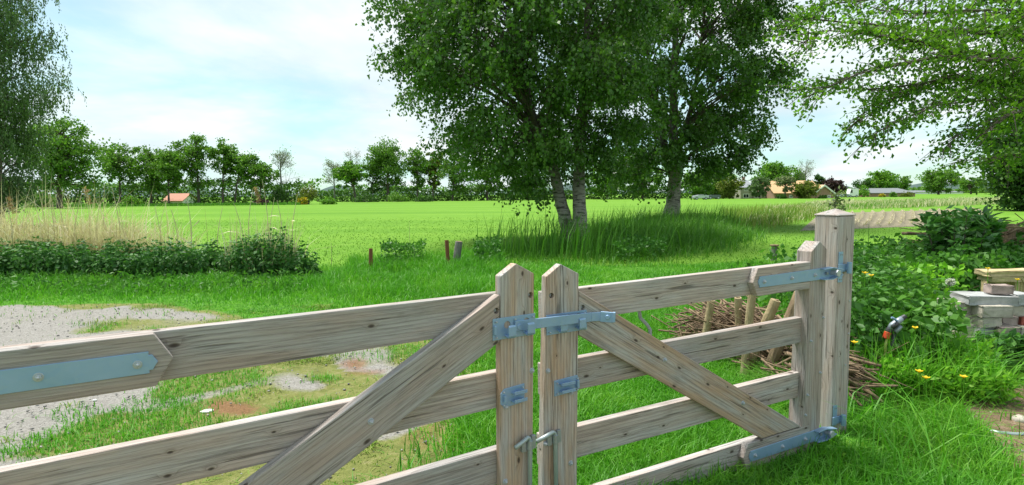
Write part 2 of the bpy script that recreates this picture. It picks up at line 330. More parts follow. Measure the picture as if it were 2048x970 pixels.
# ------------------------------------------------------------------ leaf and blade geometry
def unit(a): return a / (np.linalg.norm(a, axis=-1, keepdims=True) + 1e-9)
def leaf_geo(P, size, rng, axis=None, aspect=0.62, fold=0.12):
    """one four-cornered leaf per point: base, two sides, tip"""
    n = len(P); size = np.broadcast_to(size, (n,))[:, None] * (0.65 + 0.7 * rng.random((n, 1)))
    a = rng.normal(size=(n, 3)) if axis is None else axis + rng.normal(size=(n, 3)) * 0.45
    a = unit(a); s = unit(np.cross(a, rng.normal(size=(n, 3)))); nn = np.cross(a, s)
    V = np.stack([P, P + a * size * 0.5 + s * size * aspect * 0.5 + nn * size * fold, P + a * size, P + a * size * 0.5 - s * size * aspect * 0.5 + nn * size * fold], 1)
    return V.reshape(-1, 3), np.arange(4 * n).reshape(n, 4)
def blade_geo(P, h, wd, rng, lean=0.35, bend=0.5, wind=(0, 0)):
    """grass blade: base pair, middle pair, tip -> three triangles"""
    n = len(P); h = np.broadcast_to(h, (n,))[:, None] * (0.55 + 0.75 * rng.random((n, 1))); wd = np.broadcast_to(wd, (n,))[:, None] * (0.7 + 0.6 * rng.random((n, 1)))
    th = rng.random((n, 1)) * 2 * math.pi; d = np.concatenate([np.cos(th), np.sin(th), np.zeros((n, 1))], 1)
    ph = th + math.pi / 2 + rng.normal(size=(n, 1)) * 0.5; s = np.concatenate([np.cos(ph), np.sin(ph), np.zeros((n, 1))], 1)
    l = np.abs(rng.normal(size=(n, 1))) * lean; up = np.array([[0, 0, 1.0]]); wv = np.array([[wind[0], wind[1], 0]])
    mid = P + up * h * 0.58 + d * h * l * 0.45 + wv * h * 0.3
    tip = P + up * h * (1 - 0.3 * np.minimum(l * bend * 2, 1)) + d * h * l * (0.9 + bend) + wv * h
    V = np.stack([P - s * wd / 2, P + s * wd / 2, mid - s * wd * 0.4, mid + s * wd * 0.4, tip], 1).reshape(-1, 3)
    b = (np.arange(n) * 5)[:, None]
    Fc = np.concatenate([b + np.array([[0, 1, 3]]), b + np.array([[0, 3, 2]]), b + np.array([[2, 3, 4]])], 1).reshape(-1, 3)
    return V, Fc
def join(parts):
    Vs = []; Fs = []; b = 0
    for V, Fc in parts: Vs.append(V); Fs.append(Fc + b); b += len(V)
    return np.concatenate(Vs), np.concatenate(Fs)
def in_poly(P, poly):
    x, y = P[:, 0], P[:, 1]; r = np.zeros(len(P), bool); n = len(poly)
    for i in range(n):
        x0, y0 = poly[i][:2]; x1, y1 = poly[(i + 1) % n][:2]
        c = ((y0 > y) != (y1 > y)) & (x < (x1 - x0) * (y - y0) / (y1 - y0 + 1e-12) + x0); r ^= c
    return r
def scatter(poly, n, rng, power=0.0):
    """n random ground points inside a polygon; power > 0 thins them with distance"""
    poly = np.array([p[:2] for p in poly]); lo, hi = poly.min(0), poly.max(0); got = []; k = 0
    while k < n:
        q = lo + (hi - lo) * rng.random((n * 2, 2)); q = q[in_poly(q, poly)]
        if power:
            d = np.hypot(q[:, 0], q[:, 1]); q = q[rng.random(len(q)) < (max(lo[1], 1.0) / d).clip(0, 1) ** power]
        got.append(q); k += len(q)
        if len(got) > 60: break
    q = np.concatenate(got)[:n]
    return np.concatenate([q, np.zeros((len(q), 1))], 1)
def vnoise(x, y, s, seed=0):
    """cheap smooth value noise for where grass grows"""
    r = np.random.default_rng(seed); T = r.random((64, 64)); x = x * s; y = y * s
    xi = np.floor(x).astype(int); yi = np.floor(y).astype(int); fx = x - xi; fy = y - yi; fx = fx * fx * (3 - 2 * fx); fy = fy * fy * (3 - 2 * fy)
    g = lambda a, b: T[a % 64, b % 64]
    return (g(xi, yi) * (1 - fx) + g(xi + 1, yi) * fx) * (1 - fy) + (g(xi, yi + 1) * (1 - fx) + g(xi + 1, yi + 1) * fx) * fy
# ================================================================== THE SETTING: ground
def smooth(a, b, x):
    t = np.clip((x - a) / (b - a), 0, 1); return t * t * (3 - 2 * t)
def drive_mask(x, y):
    """1 on the gravel drive, 0 on grass: a track from the left that turns through the left gate leaf"""
    x = np.asarray(x, float); y = np.asarray(y, float)
    wob = (vnoise(x, y, 0.9, 3) - 0.5) * 0.9 + (vnoise(x, y, 3.1, 4) - 0.5) * 0.35
    edge_far = 8.75 - 0.55 * np.clip(x + 5.4, 0, 6) + wob * 0.45      # verge edge
    edge_right = -0.35 + 0.02 * (y - 3) + wob * 0.35
    a = smooth(0.25, -0.15, y - edge_far) * smooth(0.2, -0.2, x - edge_right)
    return a
def bare_mask(x, y):
    """how bare the drive is of moss and grass"""
    x = np.asarray(x, float); y = np.asarray(y, float); d = drive_mask(x, y)
    far = smooth(-3.3, -4.6, x) * smooth(5.2, 6.3, y) * smooth(8.75, 8.2, y + .5 * np.clip(x + 5.4, 0, 6) + (vnoise(x, y, 1.4, 18) - .5) * .8) + smooth(-2.9, -3.4, x) * smooth(5.4, 4.6, y)
    nn = (vnoise(x, y, 1.1, 16) - .5) * .9; x = x + nn; y = y + (vnoise(x, y, 1.3, 17) - .5) * .9
    track = np.exp(-(((x + 1.05) / 0.42) ** 2 + ((y - 5.75) / 0.7) ** 2)) + 0.7 * np.exp(-(((x + 1.9) / 0.35) ** 2 + ((y - 5.0) / 0.6) ** 2)) + .5 * np.exp(-(((x + .55) / 0.2) ** 2 + ((y - 4.3) / 0.6) ** 2))
    n = vnoise(x, y, 2.3, 9)
    return np.clip(d * (np.clip(far, 0, 1) + .55 * track) * (0.2 + 1.3 * n) + 0.55 * d * smooth(0.62, 0.85, vnoise(x, y, 2.1, 19)), 0, 1)
def rust_mask(x, y):
    n = vnoise(x, y, 4.0, 12); n2 = vnoise(x, y, 1.6, 15)
    x = x + (vnoise(x, y, 1.9, 13) - .5) * .8; r = .8 * np.exp(-(((x + 1.38) / 0.28) ** 2 + ((y - 5.35) / 0.6) ** 2)) + 0.75 * np.exp(-(((x + 2.35) / 0.3) ** 2 + ((y - 4.35) / 0.35) ** 2)) + 0.45 * np.exp(-(((x + .5) / 0.3) ** 2 + ((y - 4.0) / 0.5) ** 2))
    return np.clip(r * (1.5 * n) * (0.5 + n2) + 0.25 * (n2 > 0.72), 0, 1)
def path_mask(x, y):
    wob = (vnoise(x, y, 1.7, 21) - 0.5) * 0.7
    return smooth(-0.2, 0.35, (x - 2.55) * 0.75 + (3.65 - y) * 0.75 + wob + 0.66) * smooth(5.0, 4.4, y)
def ground_mat():
    m, nd, lk, b = new_mat('field_and_verge_ground'); g = nd.new('ShaderNodeNewGeometry'); P = g.outputs['Position']
    s = nd.new('ShaderNodeSeparateXYZ'); lk.new(P, s.inputs[0])
    big = noise(nd, lk, mapping(nd, lk, P, (0.02, 0.16, 1)), 1.0, 5, 0.6)
    med = noise(nd, lk, mapping(nd, lk, P, (0.7, 2.2, 1)), 1.0, 5, 0.6)
    fin = noise(nd, lk, P, 16, 5, 0.7)
    r = ramp(nd, [(0.32, (0.070, 0.175, 0.016)), (0.5, (0.115, 0.245, 0.024)), (0.7, (0.17, 0.305, 0.038))])
    f = math_n(nd, lk, 'ADD', math_n(nd, lk, 'MULTIPLY', big, 0.55), math_n(nd, lk, 'ADD', math_n(nd, lk, 'MULTIPLY', med, 0.3), math_n(nd, lk, 'MULTIPLY', fin, 0.18)))
    lk.new(f, r.inputs[0]); lk.new(r.outputs[0], b.inputs['Base Color']); b.inputs['Roughness'].default_value = 0.95; b.inputs['Specular IOR Level'].default_value = 0.1
    bump(nd, lk, math_n(nd, lk, 'ADD', med, fin), 0.5, 0.06, b); return m
M['ground'] = ground_mat()
gb = MB(); N = 48; gb.add([(0, 60, 0)] + [(4000 * math.cos(2*math.pi*i/N), 60 + 4000 * math.sin(2*math.pi*i/N), 0) for i in range(N)], [(0, 1 + i, 1 + (i + 1) % N) for i in range(N)])
ground = tag(gb.build('ground', M['ground']), 'wide flat bright green meadow reaching the tree lines', kind='structure')

def yard_mat():
    m, nd, lk, b = new_mat('drive_and_lawn_soil'); g = nd.new('ShaderNodeNewGeometry'); P = g.outputs['Position']
    def at(n):
        a = nd.new('ShaderNodeAttribute'); a.attribute_name = n; return a.outputs['Fac']
    fin = noise(nd, lk, P, 38, 6, 0.75); med = noise(nd, lk, P, 7, 5, 0.65); lo = noise(nd, lk, P, 1.3, 4)
    v = nd.new('ShaderNodeTexVoronoi'); v.inputs['Scale'].default_value = 70; lk.new(P, v.inputs['Vector']); sv = nd.new('ShaderNodeSeparateColor'); lk.new(v.outputs['Color'], sv.inputs[0])
    grav = ramp(nd, [(0.0, (0.14, 0.13, 0.12)), (0.45, (0.25, 0.24, 0.225)), (1.0, (0.38, 0.365, 0.345))])
    lk.new(math_n(nd, lk, 'ADD', math_n(nd, lk, 'MULTIPLY', sv.outputs[0], 0.6), math_n(nd, lk, 'MULTIPLY', fin, 0.4)), grav.inputs[0])
    sand = mix(nd, lk, math_n(nd, lk, 'MULTIPLY', lo, 0.5), grav.outputs[0], (0.27, 0.245, 0.21))
    moss = ramp(nd, [(0.3, (0.08, 0.105, 0.028)), (0.5, (0.165, 0.18, 0.05)), (0.72, (0.30, 0.265, 0.14))]); lk.new(math_n(nd, lk, 'ADD', math_n(nd, lk, 'MULTIPLY', med, 0.6), math_n(nd, lk, 'MULTIPLY', fin, 0.4)), moss.inputs[0])
    grass = ramp(nd, [(0.3, (0.045, 0.15, 0.012)), (0.7, (0.10, 0.27, 0.02))]); lk.new(med, grass.inputs[0])
    rust = ramp(nd, [(0.3, (0.12, 0.055, 0.03)), (0.7, (0.29, 0.15, 0.08))]); lk.new(fin, rust.inputs[0])
    dirt = ramp(nd, [(0.3, (0.085, 0.05, 0.03)), (0.55, (0.22, 0.155, 0.10)), (0.8, (0.42, 0.35, 0.27))]); lk.new(math_n(nd, lk, 'ADD', math_n(nd, lk, 'MULTIPLY', med, 0.55), math_n(nd, lk, 'MULTIPLY', fin, 0.45)), dirt.inputs[0])
    def sharp(a, lo_, hi_):
        x = math_n(nd, lk, 'ADD', a, math_n(nd, lk, 'MULTIPLY_ADD', fin, 0.5, -0.25)); mr = nd.new('ShaderNodeMapRange')
        mr.inputs[1].default_value = lo_; mr.inputs[2].default_value = hi_; lk.new(x, mr.inputs[0]); return mr.outputs[0]
    c = mix(nd, lk, sharp(at('drive'), 0.35, 0.65), grass.outputs[0], moss.outputs[0])
    c = mix(nd, lk, sharp(at('bare'), 0.3, 0.6), c, sand)
    c = mix(nd, lk, math_n(nd, lk, 'MULTIPLY', sharp(at('rust'), 0.35, 0.75), 0.85), c, rust.outputs[0])
    c = mix(nd, lk, sharp(at('path'), 0.35, 0.65), c, dirt.outputs[0])
    lk.new(c, b.inputs['Base Color']); b.inputs['Roughness'].default_value = 0.95; b.inputs['Specular IOR Level'].default_value = 0.15
    bump(nd, lk, math_n(nd, lk, 'ADD', fin, math_n(nd, lk, 'MULTIPLY', v.outputs['Distance'], 0.8)), 0.7, 0.02, b); return m
M['yard'] = yard_mat()
def yard_sheet():
    xs = np.arange(-14, 8.01, 0.08); ys = np.arange(-1.5, 13.01, 0.08); X, Y = np.meshgrid(xs, ys)
    edge = np.minimum(np.minimum(X + 14, 8 - X), np.minimum(Y + 1.5, 13 - Y)).clip(0, 0.4) / 0.4
    Z = 0.006 + edge * (0.004 + 0.022 * vnoise(X, Y, 1.5, 5) + 0.012 * vnoise(X, Y, 5, 6)) - edge * 0.01 * drive_mask(X, Y)
    V = np.stack([X, Y, Z], -1).reshape(-1, 3); nx, ny = len(xs), len(ys); i = (np.arange(ny - 1)[:, None] * nx + np.arange(nx - 1)).ravel()
    me = np_mesh('drive_and_lawn', V, np.stack([i, i + 1, i + nx + 1, i + nx], 1), True)
    for nm, fn in (('drive', drive_mask), ('bare', bare_mask), ('rust', rust_mask), ('path', path_mask)):
        a = me.attributes.new(nm, 'FLOAT', 'POINT'); a.data.foreach_set('value', fn(V[:, 0], V[:, 1]).astype(np.float32))
    return tag(link('driveway', me, M['yard']), 'gravel drive with moss and lawn edges behind the gate', kind='structure')
yard_sheet()

# loose stones on the drive (uncountable)
def stones():
    rng = np.random.default_rng(3); q = scatter([(-8, 2.2), (-.2, 2.2), (-.2, 8.4), (-9, 9)], 6000, rng, 1.0); k = bare_mask(q[:, 0], q[:, 1]) + 0.25 * drive_mask(q[:, 0], q[:, 1]); q = q[rng.random(len(q)) < k]
    q2 = scatter([(2.3, 2.4), (5, 2.4), (5.2, 4.8), (3.2, 4.6)], 900, rng); q2 = q2[rng.random(len(q2)) < path_mask(q2[:, 0], q2[:, 1])]; q = np.concatenate([q, q2])
    n = len(q); r = 0.005 + 0.013 * rng.random(n) ** 3; q[:, 2] = 0.025 + r * 0.2
    o = np.array([[1,0,0],[-1,0,0],[0,1,0],[0,-1,0],[0,0,.6],[0,0,-.6]]); V = q[:, None] + o[None] * r[:, None, None] * (0.7 + 0.6 * rng.random((n, 6, 1)))
    f = np.array([[0,2,4],[2,1,4],[1,3,4],[3,0,4],[2,0,5],[1,2,5],[3,1,5],[0,3,5]]); Fc = (np.arange(n) * 6)[:, None, None] + f[None]
    mt = leaf_mat('gravel_stones', [(0.14, 0.13, 0.12), (0.26, 0.25, 0.235), (0.42, 0.40, 0.38)], 0.0, 0.8)
    tag(link('gravel', np_mesh('gravel', V.reshape(-1, 3), Fc.reshape(-1, 3)), mt), 'loose small stones on the gravel drive', kind='stuff')
stones()

# ploughed plot with curved ridges, on the right
def plough():
    m, nd, lk, b = new_mat('dry_ploughed_soil'); g = nd.new('ShaderNodeNewGeometry'); n = noise(nd, lk, g.outputs['Position'], 3, 6, 0.75)
    r = ramp(nd, [(0.3, (0.11, 0.095, 0.06)), (0.5, (0.20, 0.175, 0.115)), (0.72, (0.30, 0.265, 0.18))]); lk.new(n, r.inputs[0]); lk.new(r.outputs[0], b.inputs['Base Color']); b.inputs['Roughness'].default_value = 1
    bump(nd, lk, n, 0.8, 0.1, b)
    P = [G(1640, 425), G(1880, 417), G(2040, 424), G(1900, 447), G(1700, 462), G(1620, 455)]
    mb = MB(); nu, nv = 90, 40; vs = []
    A, B_, C_, D = G(1640, 427), G(1960, 418), G(1990, 447), G(1600, 462)
    for j in range(nv):
        for i in range(nu):
            u, v = i / (nu - 1), j / (nv - 1); p = (A * (1-u) + B_ * u) * (1-v) + (D * (1-u) + C_ * u) * v
            e = min(min(i, nu-1-i) / 6, min(j, nv-1-j) / 4, 1)
            vs.append((p[0], p[1], 0.008 + e * (0.16 * max(0, math.sin((u * 17 + 1.1 * (v - .5) ** 2) * 2 * math.pi)) + 0.05 * random.random())))
    mb.add(vs, [(j*nu+i, j*nu+i+1, (j+1)*nu+i+1, (j+1)*nu+i) for j in range(nv-1) for i in range(nu-1)])
    tag(mb.build('ploughed_plot', m, smooth=True), 'bare ploughed soil plot with curved pale ridges behind the gate post', kind='structure')
    # dry straw rows on the ridges
    rng = np.random.default_rng(8); pts = []
    for k in range(0, 17):
        for t in np.linspace(0.04, 0.96, 170):
            u = (k + 0.25 - 1.1 * (t - .5) ** 2) / 17
            if not 0.02 < u < 0.98: continue
            p = (A * (1-u) + B_ * u) * (1-t) + (D * (1-u) + C_ * u) * t; pts.append((p[0], p[1], 0.12))
    pts = np.repeat(np.array(pts), 2, 0); pts[:, :2] += rng.normal(size=(len(pts), 2)) * 0.035
    V, Fc = blade_geo(pts, 0.08, 0.035, rng, 0.9, 0.6)
    tag(link('straw_rows', np_mesh('straw_rows', V, Fc), M['straw']), 'rows of dry pale stubble along the plough ridges', kind='stuff')
plough()

# distant low hills and the far wood
hm = plain('far_wooded_hills', (0.05, 0.085, 0.075), 1.0, 0, 0.35, 0.02)
hb = MB(); rr = random.Random(5)
hp = [(math.radians(a), 1500, 13 + 9 * math.sin(a * 0.35) + 7 * math.sin(a * 1.1 + 1) + rr.random() * 3) for a in np.arange(-60, 62, 0.5)]
vs = []
for a, d, h in hp: vs += [(d * math.sin(a), d * math.cos(a), 0), (d * 1.03 * math.sin(a), d * 1.03 * math.cos(a), max(h, 4)), (d * 1.3 * math.sin(a), d * 1.3 * math.cos(a), 0)]
hb.add(vs, [(3*i+k, 3*i+3+k, 3*i+4+k, 3*i+1+k) for i in range(len(hp)-1) for k in (0, 1)])
tag(hb.build('hills', hm, smooth=True), 'low bluish wooded hills along the far horizon', kind='structure')

# ================================================================== grasses (stuff)
def stuff(name, parts, mat, label):
    V, Fc = join(parts); return tag(link(name, np_mesh(name, V, Fc), mat), label, kind='stuff')
rng = np.random.default_rng(11)
# lawn behind the right leaf, close
q = scatter([(-.6, 2.2), (2.4, 2.2), (3.6, 5), (5.2, 9.2), (-1.6, 9.2), (-.8, 5)], 120000, rng, 1.3)
q = q[rng.random(len(q)) > 0.93 * drive_mask(q[:, 0], q[:, 1])]; q[:, 2] = 0.01
hh = 0.06 + 0.085 * vnoise(q[:, 0], q[:, 1], 2.2, 31) + 0.05 * smooth(5.0, 3.0, q[:, 1])
stuff('lawn_grass', [blade_geo(q, hh, 0.0055 + 0.0006 * q[:, 1], rng, 0.55, 0.5)], M['lawn'], 'lush bright green grass behind the right gate leaf')
# thin grass and moss on the drive
q = scatter([(-7, 1.8), (-.2, 1.8), (-.2, 8.2), (-9, 9)], 150000, rng, 1.2)
d = drive_mask(q[:, 0], q[:, 1]); bare = bare_mask(q[:, 0], q[:, 1]); strip = np.exp(-(((q[:, 0] + 2.75 + 0.15 * (q[:, 1] - 4.3)) / 0.62) ** 2)) * smooth(6.6, 5.2, q[:, 1])
cl = vnoise(q[:, 0], q[:, 1], 3.0, 41)
rs = rust_mask(q[:, 0], q[:, 1])
keep = (rng.random(len(q)) < np.clip(0.22 + 0.8 * smooth(.4, .8, cl) + .8 * strip - 0.95 * bare - 0.6 * rs, 0.012, 1)); q = q[keep]; st = strip[keep]; q[:, 2] = 0.008
gm = st > 0.4
stuff('drive_grass', [blade_geo(q[gm], 0.055, 0.006, rng, 0.7, 0.5)], M['lawn'], 'short green grass strip between the wheel tracks')
dm_ = q[~gm]; dc = cl[keep][~gm]; lg = (vnoise(dm_[:, 0], dm_[:, 1], 4.5, 44) + .25 * rng.random(len(dm_))) > .58
stuff('drive_tufts', [blade_geo(dm_[lg], 0.03 + 0.05 * dc[lg], 0.0055, rng, 0.8, 0.6)], M['lawn'], 'green grass tufts in the mossy part of the drive')
dm_ = dm_[~lg]; dc = dc[~lg]
stuff('drive_moss', [blade_geo(dm_, 0.026 + 0.06 * dc ** 2, 0.0078, rng, 1.1, 0.6)], M['dry'], 'yellowish moss and thin grass on the gravel drive')
# verge between drive and nettles
q = scatter([(-13, 8.4), (-2, 7.2), (0, 6.6), (9, 9.0), (9, 13.6), (-1, 12.6), (-15, 12.4)], 95000, rng, 0.6)
dm = drive_mask(q[:, 0], q[:, 1]); q = q[rng.random(len(q)) > 0.97 * dm]
hh = 0.07 + 0.24 * vnoise(q[:, 0], q[:, 1], 1.3, 51) * smooth(8.6, 10.4, q[:, 1] + 0.25 * np.clip(q[:, 0] + 5, 0, 5))
hh = hh * np.where(q[:, 0] > 0.4 * (q[:, 1] - 9), 0.55, 1.0)
stuff('verge_grass', [blade_geo(q, hh, 0.011, rng, 0.6, 0.5)], M['lawn'], 'rough green verge grass along the far side of the drive')
# grass track and meadow margin
q = scatter([(-14, 12.2), (0, 12.2), (4, 11), (9, 11), (22, 24), (28, 42), (-24, 42)], 28000, rng, 2.6)
stuff('meadow_grass', [blade_geo(q, 0.042, 0.012 + 0.0006 * q[:, 1], rng, 0.6, 0.5)], M['meadow'], 'short grass of the meadow margin and grass track')
# tall grass under the birches
tallp = [G(930, 532), G(1060, 540), G(1180, 528), G(1300, 518), G(1400, 503), G(1490, 474), G(1460, 446), G(1390, 440), G(1240, 452), G(1120, 478), G(1010, 496)]
q = scatter(tallp, 46000, rng, 0.4); ed = vnoise(q[:, 0], q[:, 1], 0.8, 62); q = q[(rng.random(len(q)) < 0.25 + ed) & ~((np.abs(q[:, 0] / q[:, 1] - .108) < .03) & (q[:, 1] < 20.6))]; tlow = np.where(q[:, 0] / q[:, 1] < .125, .5, 1.0)
ef = np.mean([in_poly(q + np.array([dx, dy, 0]), [p[:2] for p in tallp]) for dx, dy in ((1.3, 0), (-1.3, 0), (0, 2.2), (0, -1.6), (.7, 1), (-.7, -1))], axis=0)
hh = tlow * (0.15 + .85 * ef) * (0.08 + 0.85 * vnoise(q[:, 0], q[:, 1], 0.55, 61) * vnoise(q[:, 0], q[:, 1], 2.1, 63) + 0.22 * smooth(14.5, 17.5, q[:, 1]))
q[:, :2] += rng.normal(size=(len(q), 2)) * [.45, .7]
stuff('tall_grass', [blade_geo(q, hh, 0.020, rng, 0.5, 0.6, (0.10, 0))], M['tall'], 'tall dark green grass growing round the birch trunks')
q = scatter(tallp, 2600, rng, .2); q = q[vnoise(q[:, 0], q[:, 1], .7, 64) > .42]; stuff('tall_grass', [blade_geo(q, 1.05, .022, rng, .3, .5, (.1, 0))], M['tall'], 'stray taller blades standing out of the birch grass')
q = scatter([G(1480, 470), G(1640, 440), G(1620, 418), G(1440, 425)], 2600, rng); stuff('seed_grass', [blade_geo(q, .7, .022, rng, .3, .5, (.1, 0))], M['dry'], 'pale seeding grass between the birches and the post')
q = scatter([G(690, 556), G(1010, 545), G(1000, 505), G(880, 520), G(700, 530)], 6000, rng)
stuff('rough_grass', [blade_geo(q, 0.30, 0.014, rng, 0.45, 0.6)], M['lawn'], 'rough longer grass round the two rusty stakes')
# dry reed bands on the right
band = [G(1480, 458), G(1560, 450), G(1640, 432), G(1700, 420), G(2030, 408), G(2010, 398), G(1640, 407), G(1530, 425)]
q = scatter(band, 11000, rng, 0.3)
k = vnoise(q[:, 0], q[:, 1], 0.12, 71); q = q[(k > 0.32) | (q[:, 1] > 50)]
stuff('dry_grass', [blade_geo(q, 0.22 + .55 * vnoise(q[:, 0], q[:, 1], .22, 72), 0.03, rng, 0.4, 0.5, (0.15, 0))], M['straw'], 'band of dry beige grass along the far ditch')
q = scatter(band, 9000, rng, .3); stuff('ditch_grass', [blade_geo(q, .5, .04, rng, .4, .5)], M['meadow'], 'green grass mixed through the dry band along the ditch')
# long grass round the post, right of the gate
q = scatter([(0.9, 2.2), (2.6, 2.4), (3.5, 3.6), (4.6, 5.2), (4.0, 6), (2.2, 5.0), (1.9, 4.0), (1.3, 3.1)], 34000, rng, 0.6)
q = q[np.hypot((q[:, 0] - 2.6) / .42, (q[:, 1] - 4.35) / .3) > .9]; pm = path_mask(q[:, 0], q[:, 1]); q = q[rng.random(len(q)) > pm * 0.96]
hh = (0.12 + 0.2 * vnoise(q[:, 0], q[:, 1], 1.6, 81)) * (1 - 0.6 * path_mask(q[:, 0] + .25, q[:, 1] - .2))
hh = hh * 1.2; kk = rng.random(len(q)) < .42
stuff('long_grass', [blade_geo(q[kk], hh[kk] * 1.15, 0.0085, rng, 0.8, 0.8)], M['tall'], 'darker arching grass at the foot of the gate post'); q = q[~kk]; hh = hh[~kk]
stuff('long_grass', [blade_geo(q, hh, 0.008, rng, 0.8, 0.8)], M['lawn'], 'long arching grass at the foot of the gate post')
q = scatter([(2.3, 2.4), (4.4, 2.6), (5.6, 5.2), (3.6, 4.8)], 5000, rng)
stuff('path_grass', [blade_geo(q, 0.06, 0.006, rng, 1.2, 0.5)], M['dry'], 'dry thin grass on the bare dirt path')

q = scatter([(1.75, 2.7), (2.5, 3.0), (3.2, 4.0), (3.5, 4.5), (2.7, 4.6), (2.25, 3.9)], 5200, rng); q = q[(rng.random(len(q)) > path_mask(q[:, 0], q[:, 1]) * .97) & (np.hypot((q[:, 0] - 2.5) / .32, (q[:, 1] - 4.35) / .25) > .9)]
stuff('long_grass', [blade_geo(q, .2 + .22 * vnoise(q[:, 0], q[:, 1], 2.2, 83), .009, rng, .75, .8)], M['lawn'], 'tallest bright arching grass right of the lower hinge')
# nettle hedge on the left, with dead reeds behind it
def leafmass(poly, n, hfun, size, rng, floor=0.1, axis=None, aspect=.62, top=0.6):
    q = scatter(poly, n, rng); h = hfun(q[:, 0], q[:, 1]); t = rng.random(n); t = np.where(rng.random(n) < top, 1 - 0.25 * t * t, t)
    q[:, 2] = floor + (h - floor) * t; return leaf_geo(q, size, rng, axis, aspect)
nb = [(-14, 10.9), (-4.4, 11.0), (-3.75, 11.5), (-4.1, 12.0), (-14, 12.1)]
hf = lambda x, y: 0.44 + 0.16 * vnoise(x, y, 0.9, 91) + 0.24 * (vnoise(x, y, 5.5, 92) - .3) + 0.15 * np.exp(-((x + 4.85) / 0.6) ** 2) - 0.42 * smooth(-4.5, -3.75, x)
def whorls(poly, n, hfun, size, rng, tiers=8, low=0.2):
    # upright stems with pairs of drooping leaves, each pair turned across the last
    q = scatter(poly, n, rng); h = hfun(q[:, 0], q[:, 1]) * (.75 + .45 * rng.random(len(q))); th0 = rng.random(len(q)) * 6.28; tl = rng.normal(size=(len(q), 2)) * .10; P_ = []; A = []; S = []
    for k in range(tiers):
        f = low + (1 - low) * k / (tiers - 1)
        for s in (0, 1, .5, 1.5) if k >= tiers - 2 else (0, 1):
            a = th0 + k * math.pi / 2 + s * math.pi + rng.normal(size=len(q)) * .3; d_ = np.stack([np.cos(a), np.sin(a), -.55 + .5 * (k == tiers - 1) + rng.normal(size=len(q)) * .2], 1)
            P_.append(np.stack([q[:, 0] + tl[:, 0] * f * h, q[:, 1] + tl[:, 1] * f * h, h * f], 1)); A.append(d_ * 2.2); S.append(np.full(len(q), size * (1 - .45 * f)))
    st = blade_geo(q, h / .9, .008, rng, .05, .1); L_ = leaf_geo(np.concatenate(P_), np.concatenate(S), rng, np.concatenate(A), .58)
    return (L_[0], L_[1]), st
def whorl_stuff(name, label, mat, *a, **k):
    L_, st = whorls(*a, **k); tri = np.concatenate([L_[1][:, [0, 1, 2]], L_[1][:, [0, 2, 3]]]); stuff(name, [(L_[0], tri), st], mat, label)
stuff('nettle_hedge', [leafmass(nb, 9000, lambda x, y: hf(x, y) * .8, 0.075, rng, 0.05, np.array([[0, -0.5, -0.6]]), 0.65, 0.35)], M['leaf_nettle'], 'dark green nettle hedge along the left verge')
whorl_stuff('nettle_hedge', 'upright nettles with drooping leaf pairs in the left hedge', M['leaf_nettle'], nb, 1500, lambda x, y: hf(x, y) * 1.02, .125, rng)
q = scatter([(-14, 11.9), (-7.2, 11.9), (-4.6, 12.1), (-4.6, 12.9), (-14, 13.4)], 8500, rng)
k = vnoise(q[:, 0], q[:, 1], 0.8, 93); q = q[(k > 0.24) & (rng.random(len(q)) < .35 + .65 * smooth(-6.2, -9.0, q[:, 0]))]
stuff('dead_reeds', [blade_geo(q, 0.72 + 0.45 * smooth(-6.5, -9.5, q[:, 0]) + 0.75 * rng.random(len(q)) ** 5, 0.016, rng, 0.38, 0.5, (0.05, 0))], M['straw'], 'thick stand of dead beige reeds behind the nettles')
q = scatter([(-5.6, 11.2), (-4.4, 11.2), (-4.2, 11.9), (-5.6, 11.9)], 160, rng)
stuff('thin_reeds', [blade_geo(q, 1.15, 0.014, rng, 0.2, 0.4, (0.05, 0))], M['straw'], 'thin dry stems standing among the nettles at the hedge end')

def stalk(px, ybase_d, ytop, lean, plume, label, grp):
    d = ybase_d; b = W(px, 500, d); b[2] = 0; t = W(px + lean, ytop, d); mb = MB()
    pts = [Vector(b).lerp(Vector(t), k / 5) + Vector((0.10 * math.sin(k / 5 * math.pi) * (-1 if lean > 0 else 1), 0, 0)) for k in range(6)]
    mb.tube(pts, [0.011, 0.010, 0.009, 0.008, 0.006, 0.004], 5)
    r = empty('reed_stalk', b); tag(r, label, 'reed', grp)
    o = mb.build('stem', M['straw'], r, Matrix.Translation(-Vector(b)))
    rg = np.random.default_rng(int(px) + 5)
    if plume:
        n = 110; u = rg.random(n); base = Vector(t); P_ = np.array(base)[None] + np.stack([rg.normal(size=n) * 0.02 + 0.03 + 0.06 * u, rg.normal(size=n) * 0.018, -0.32 * u], 1)
        V, Fc = leaf_geo(P_, 0.06, rg, np.array([[0.8, 0, 0.35]]), 0.2); me = np_mesh('plume', V - b, Fc); link('plume', me, M['plume'], r)
    elif rg.random() < 0.7:
        P_ = np.array([pts[3]]); V, Fc = leaf_geo(P_, 0.38, rg, np.array([[0.8, 0.1, 0.1]]), 0.09); link('leaf', np_mesh('leaf', V - b, Fc), M['straw'], r)
    return r
stalk(146, 12.0, 377, 20, True, 'dry reed stalk with a brown drooping plume, in front of the big left tree', 'reeds above the nettles')
stalk(14, 11.6, 395, -2, True, 'dry reed stalk with a pale brown plume at the left edge', 'reeds above the nettles')
stalk(505, 12.2, 376, 1, True, 'thin reed stalk with a small pale plume above the nettle hump', 'reeds above the nettles')
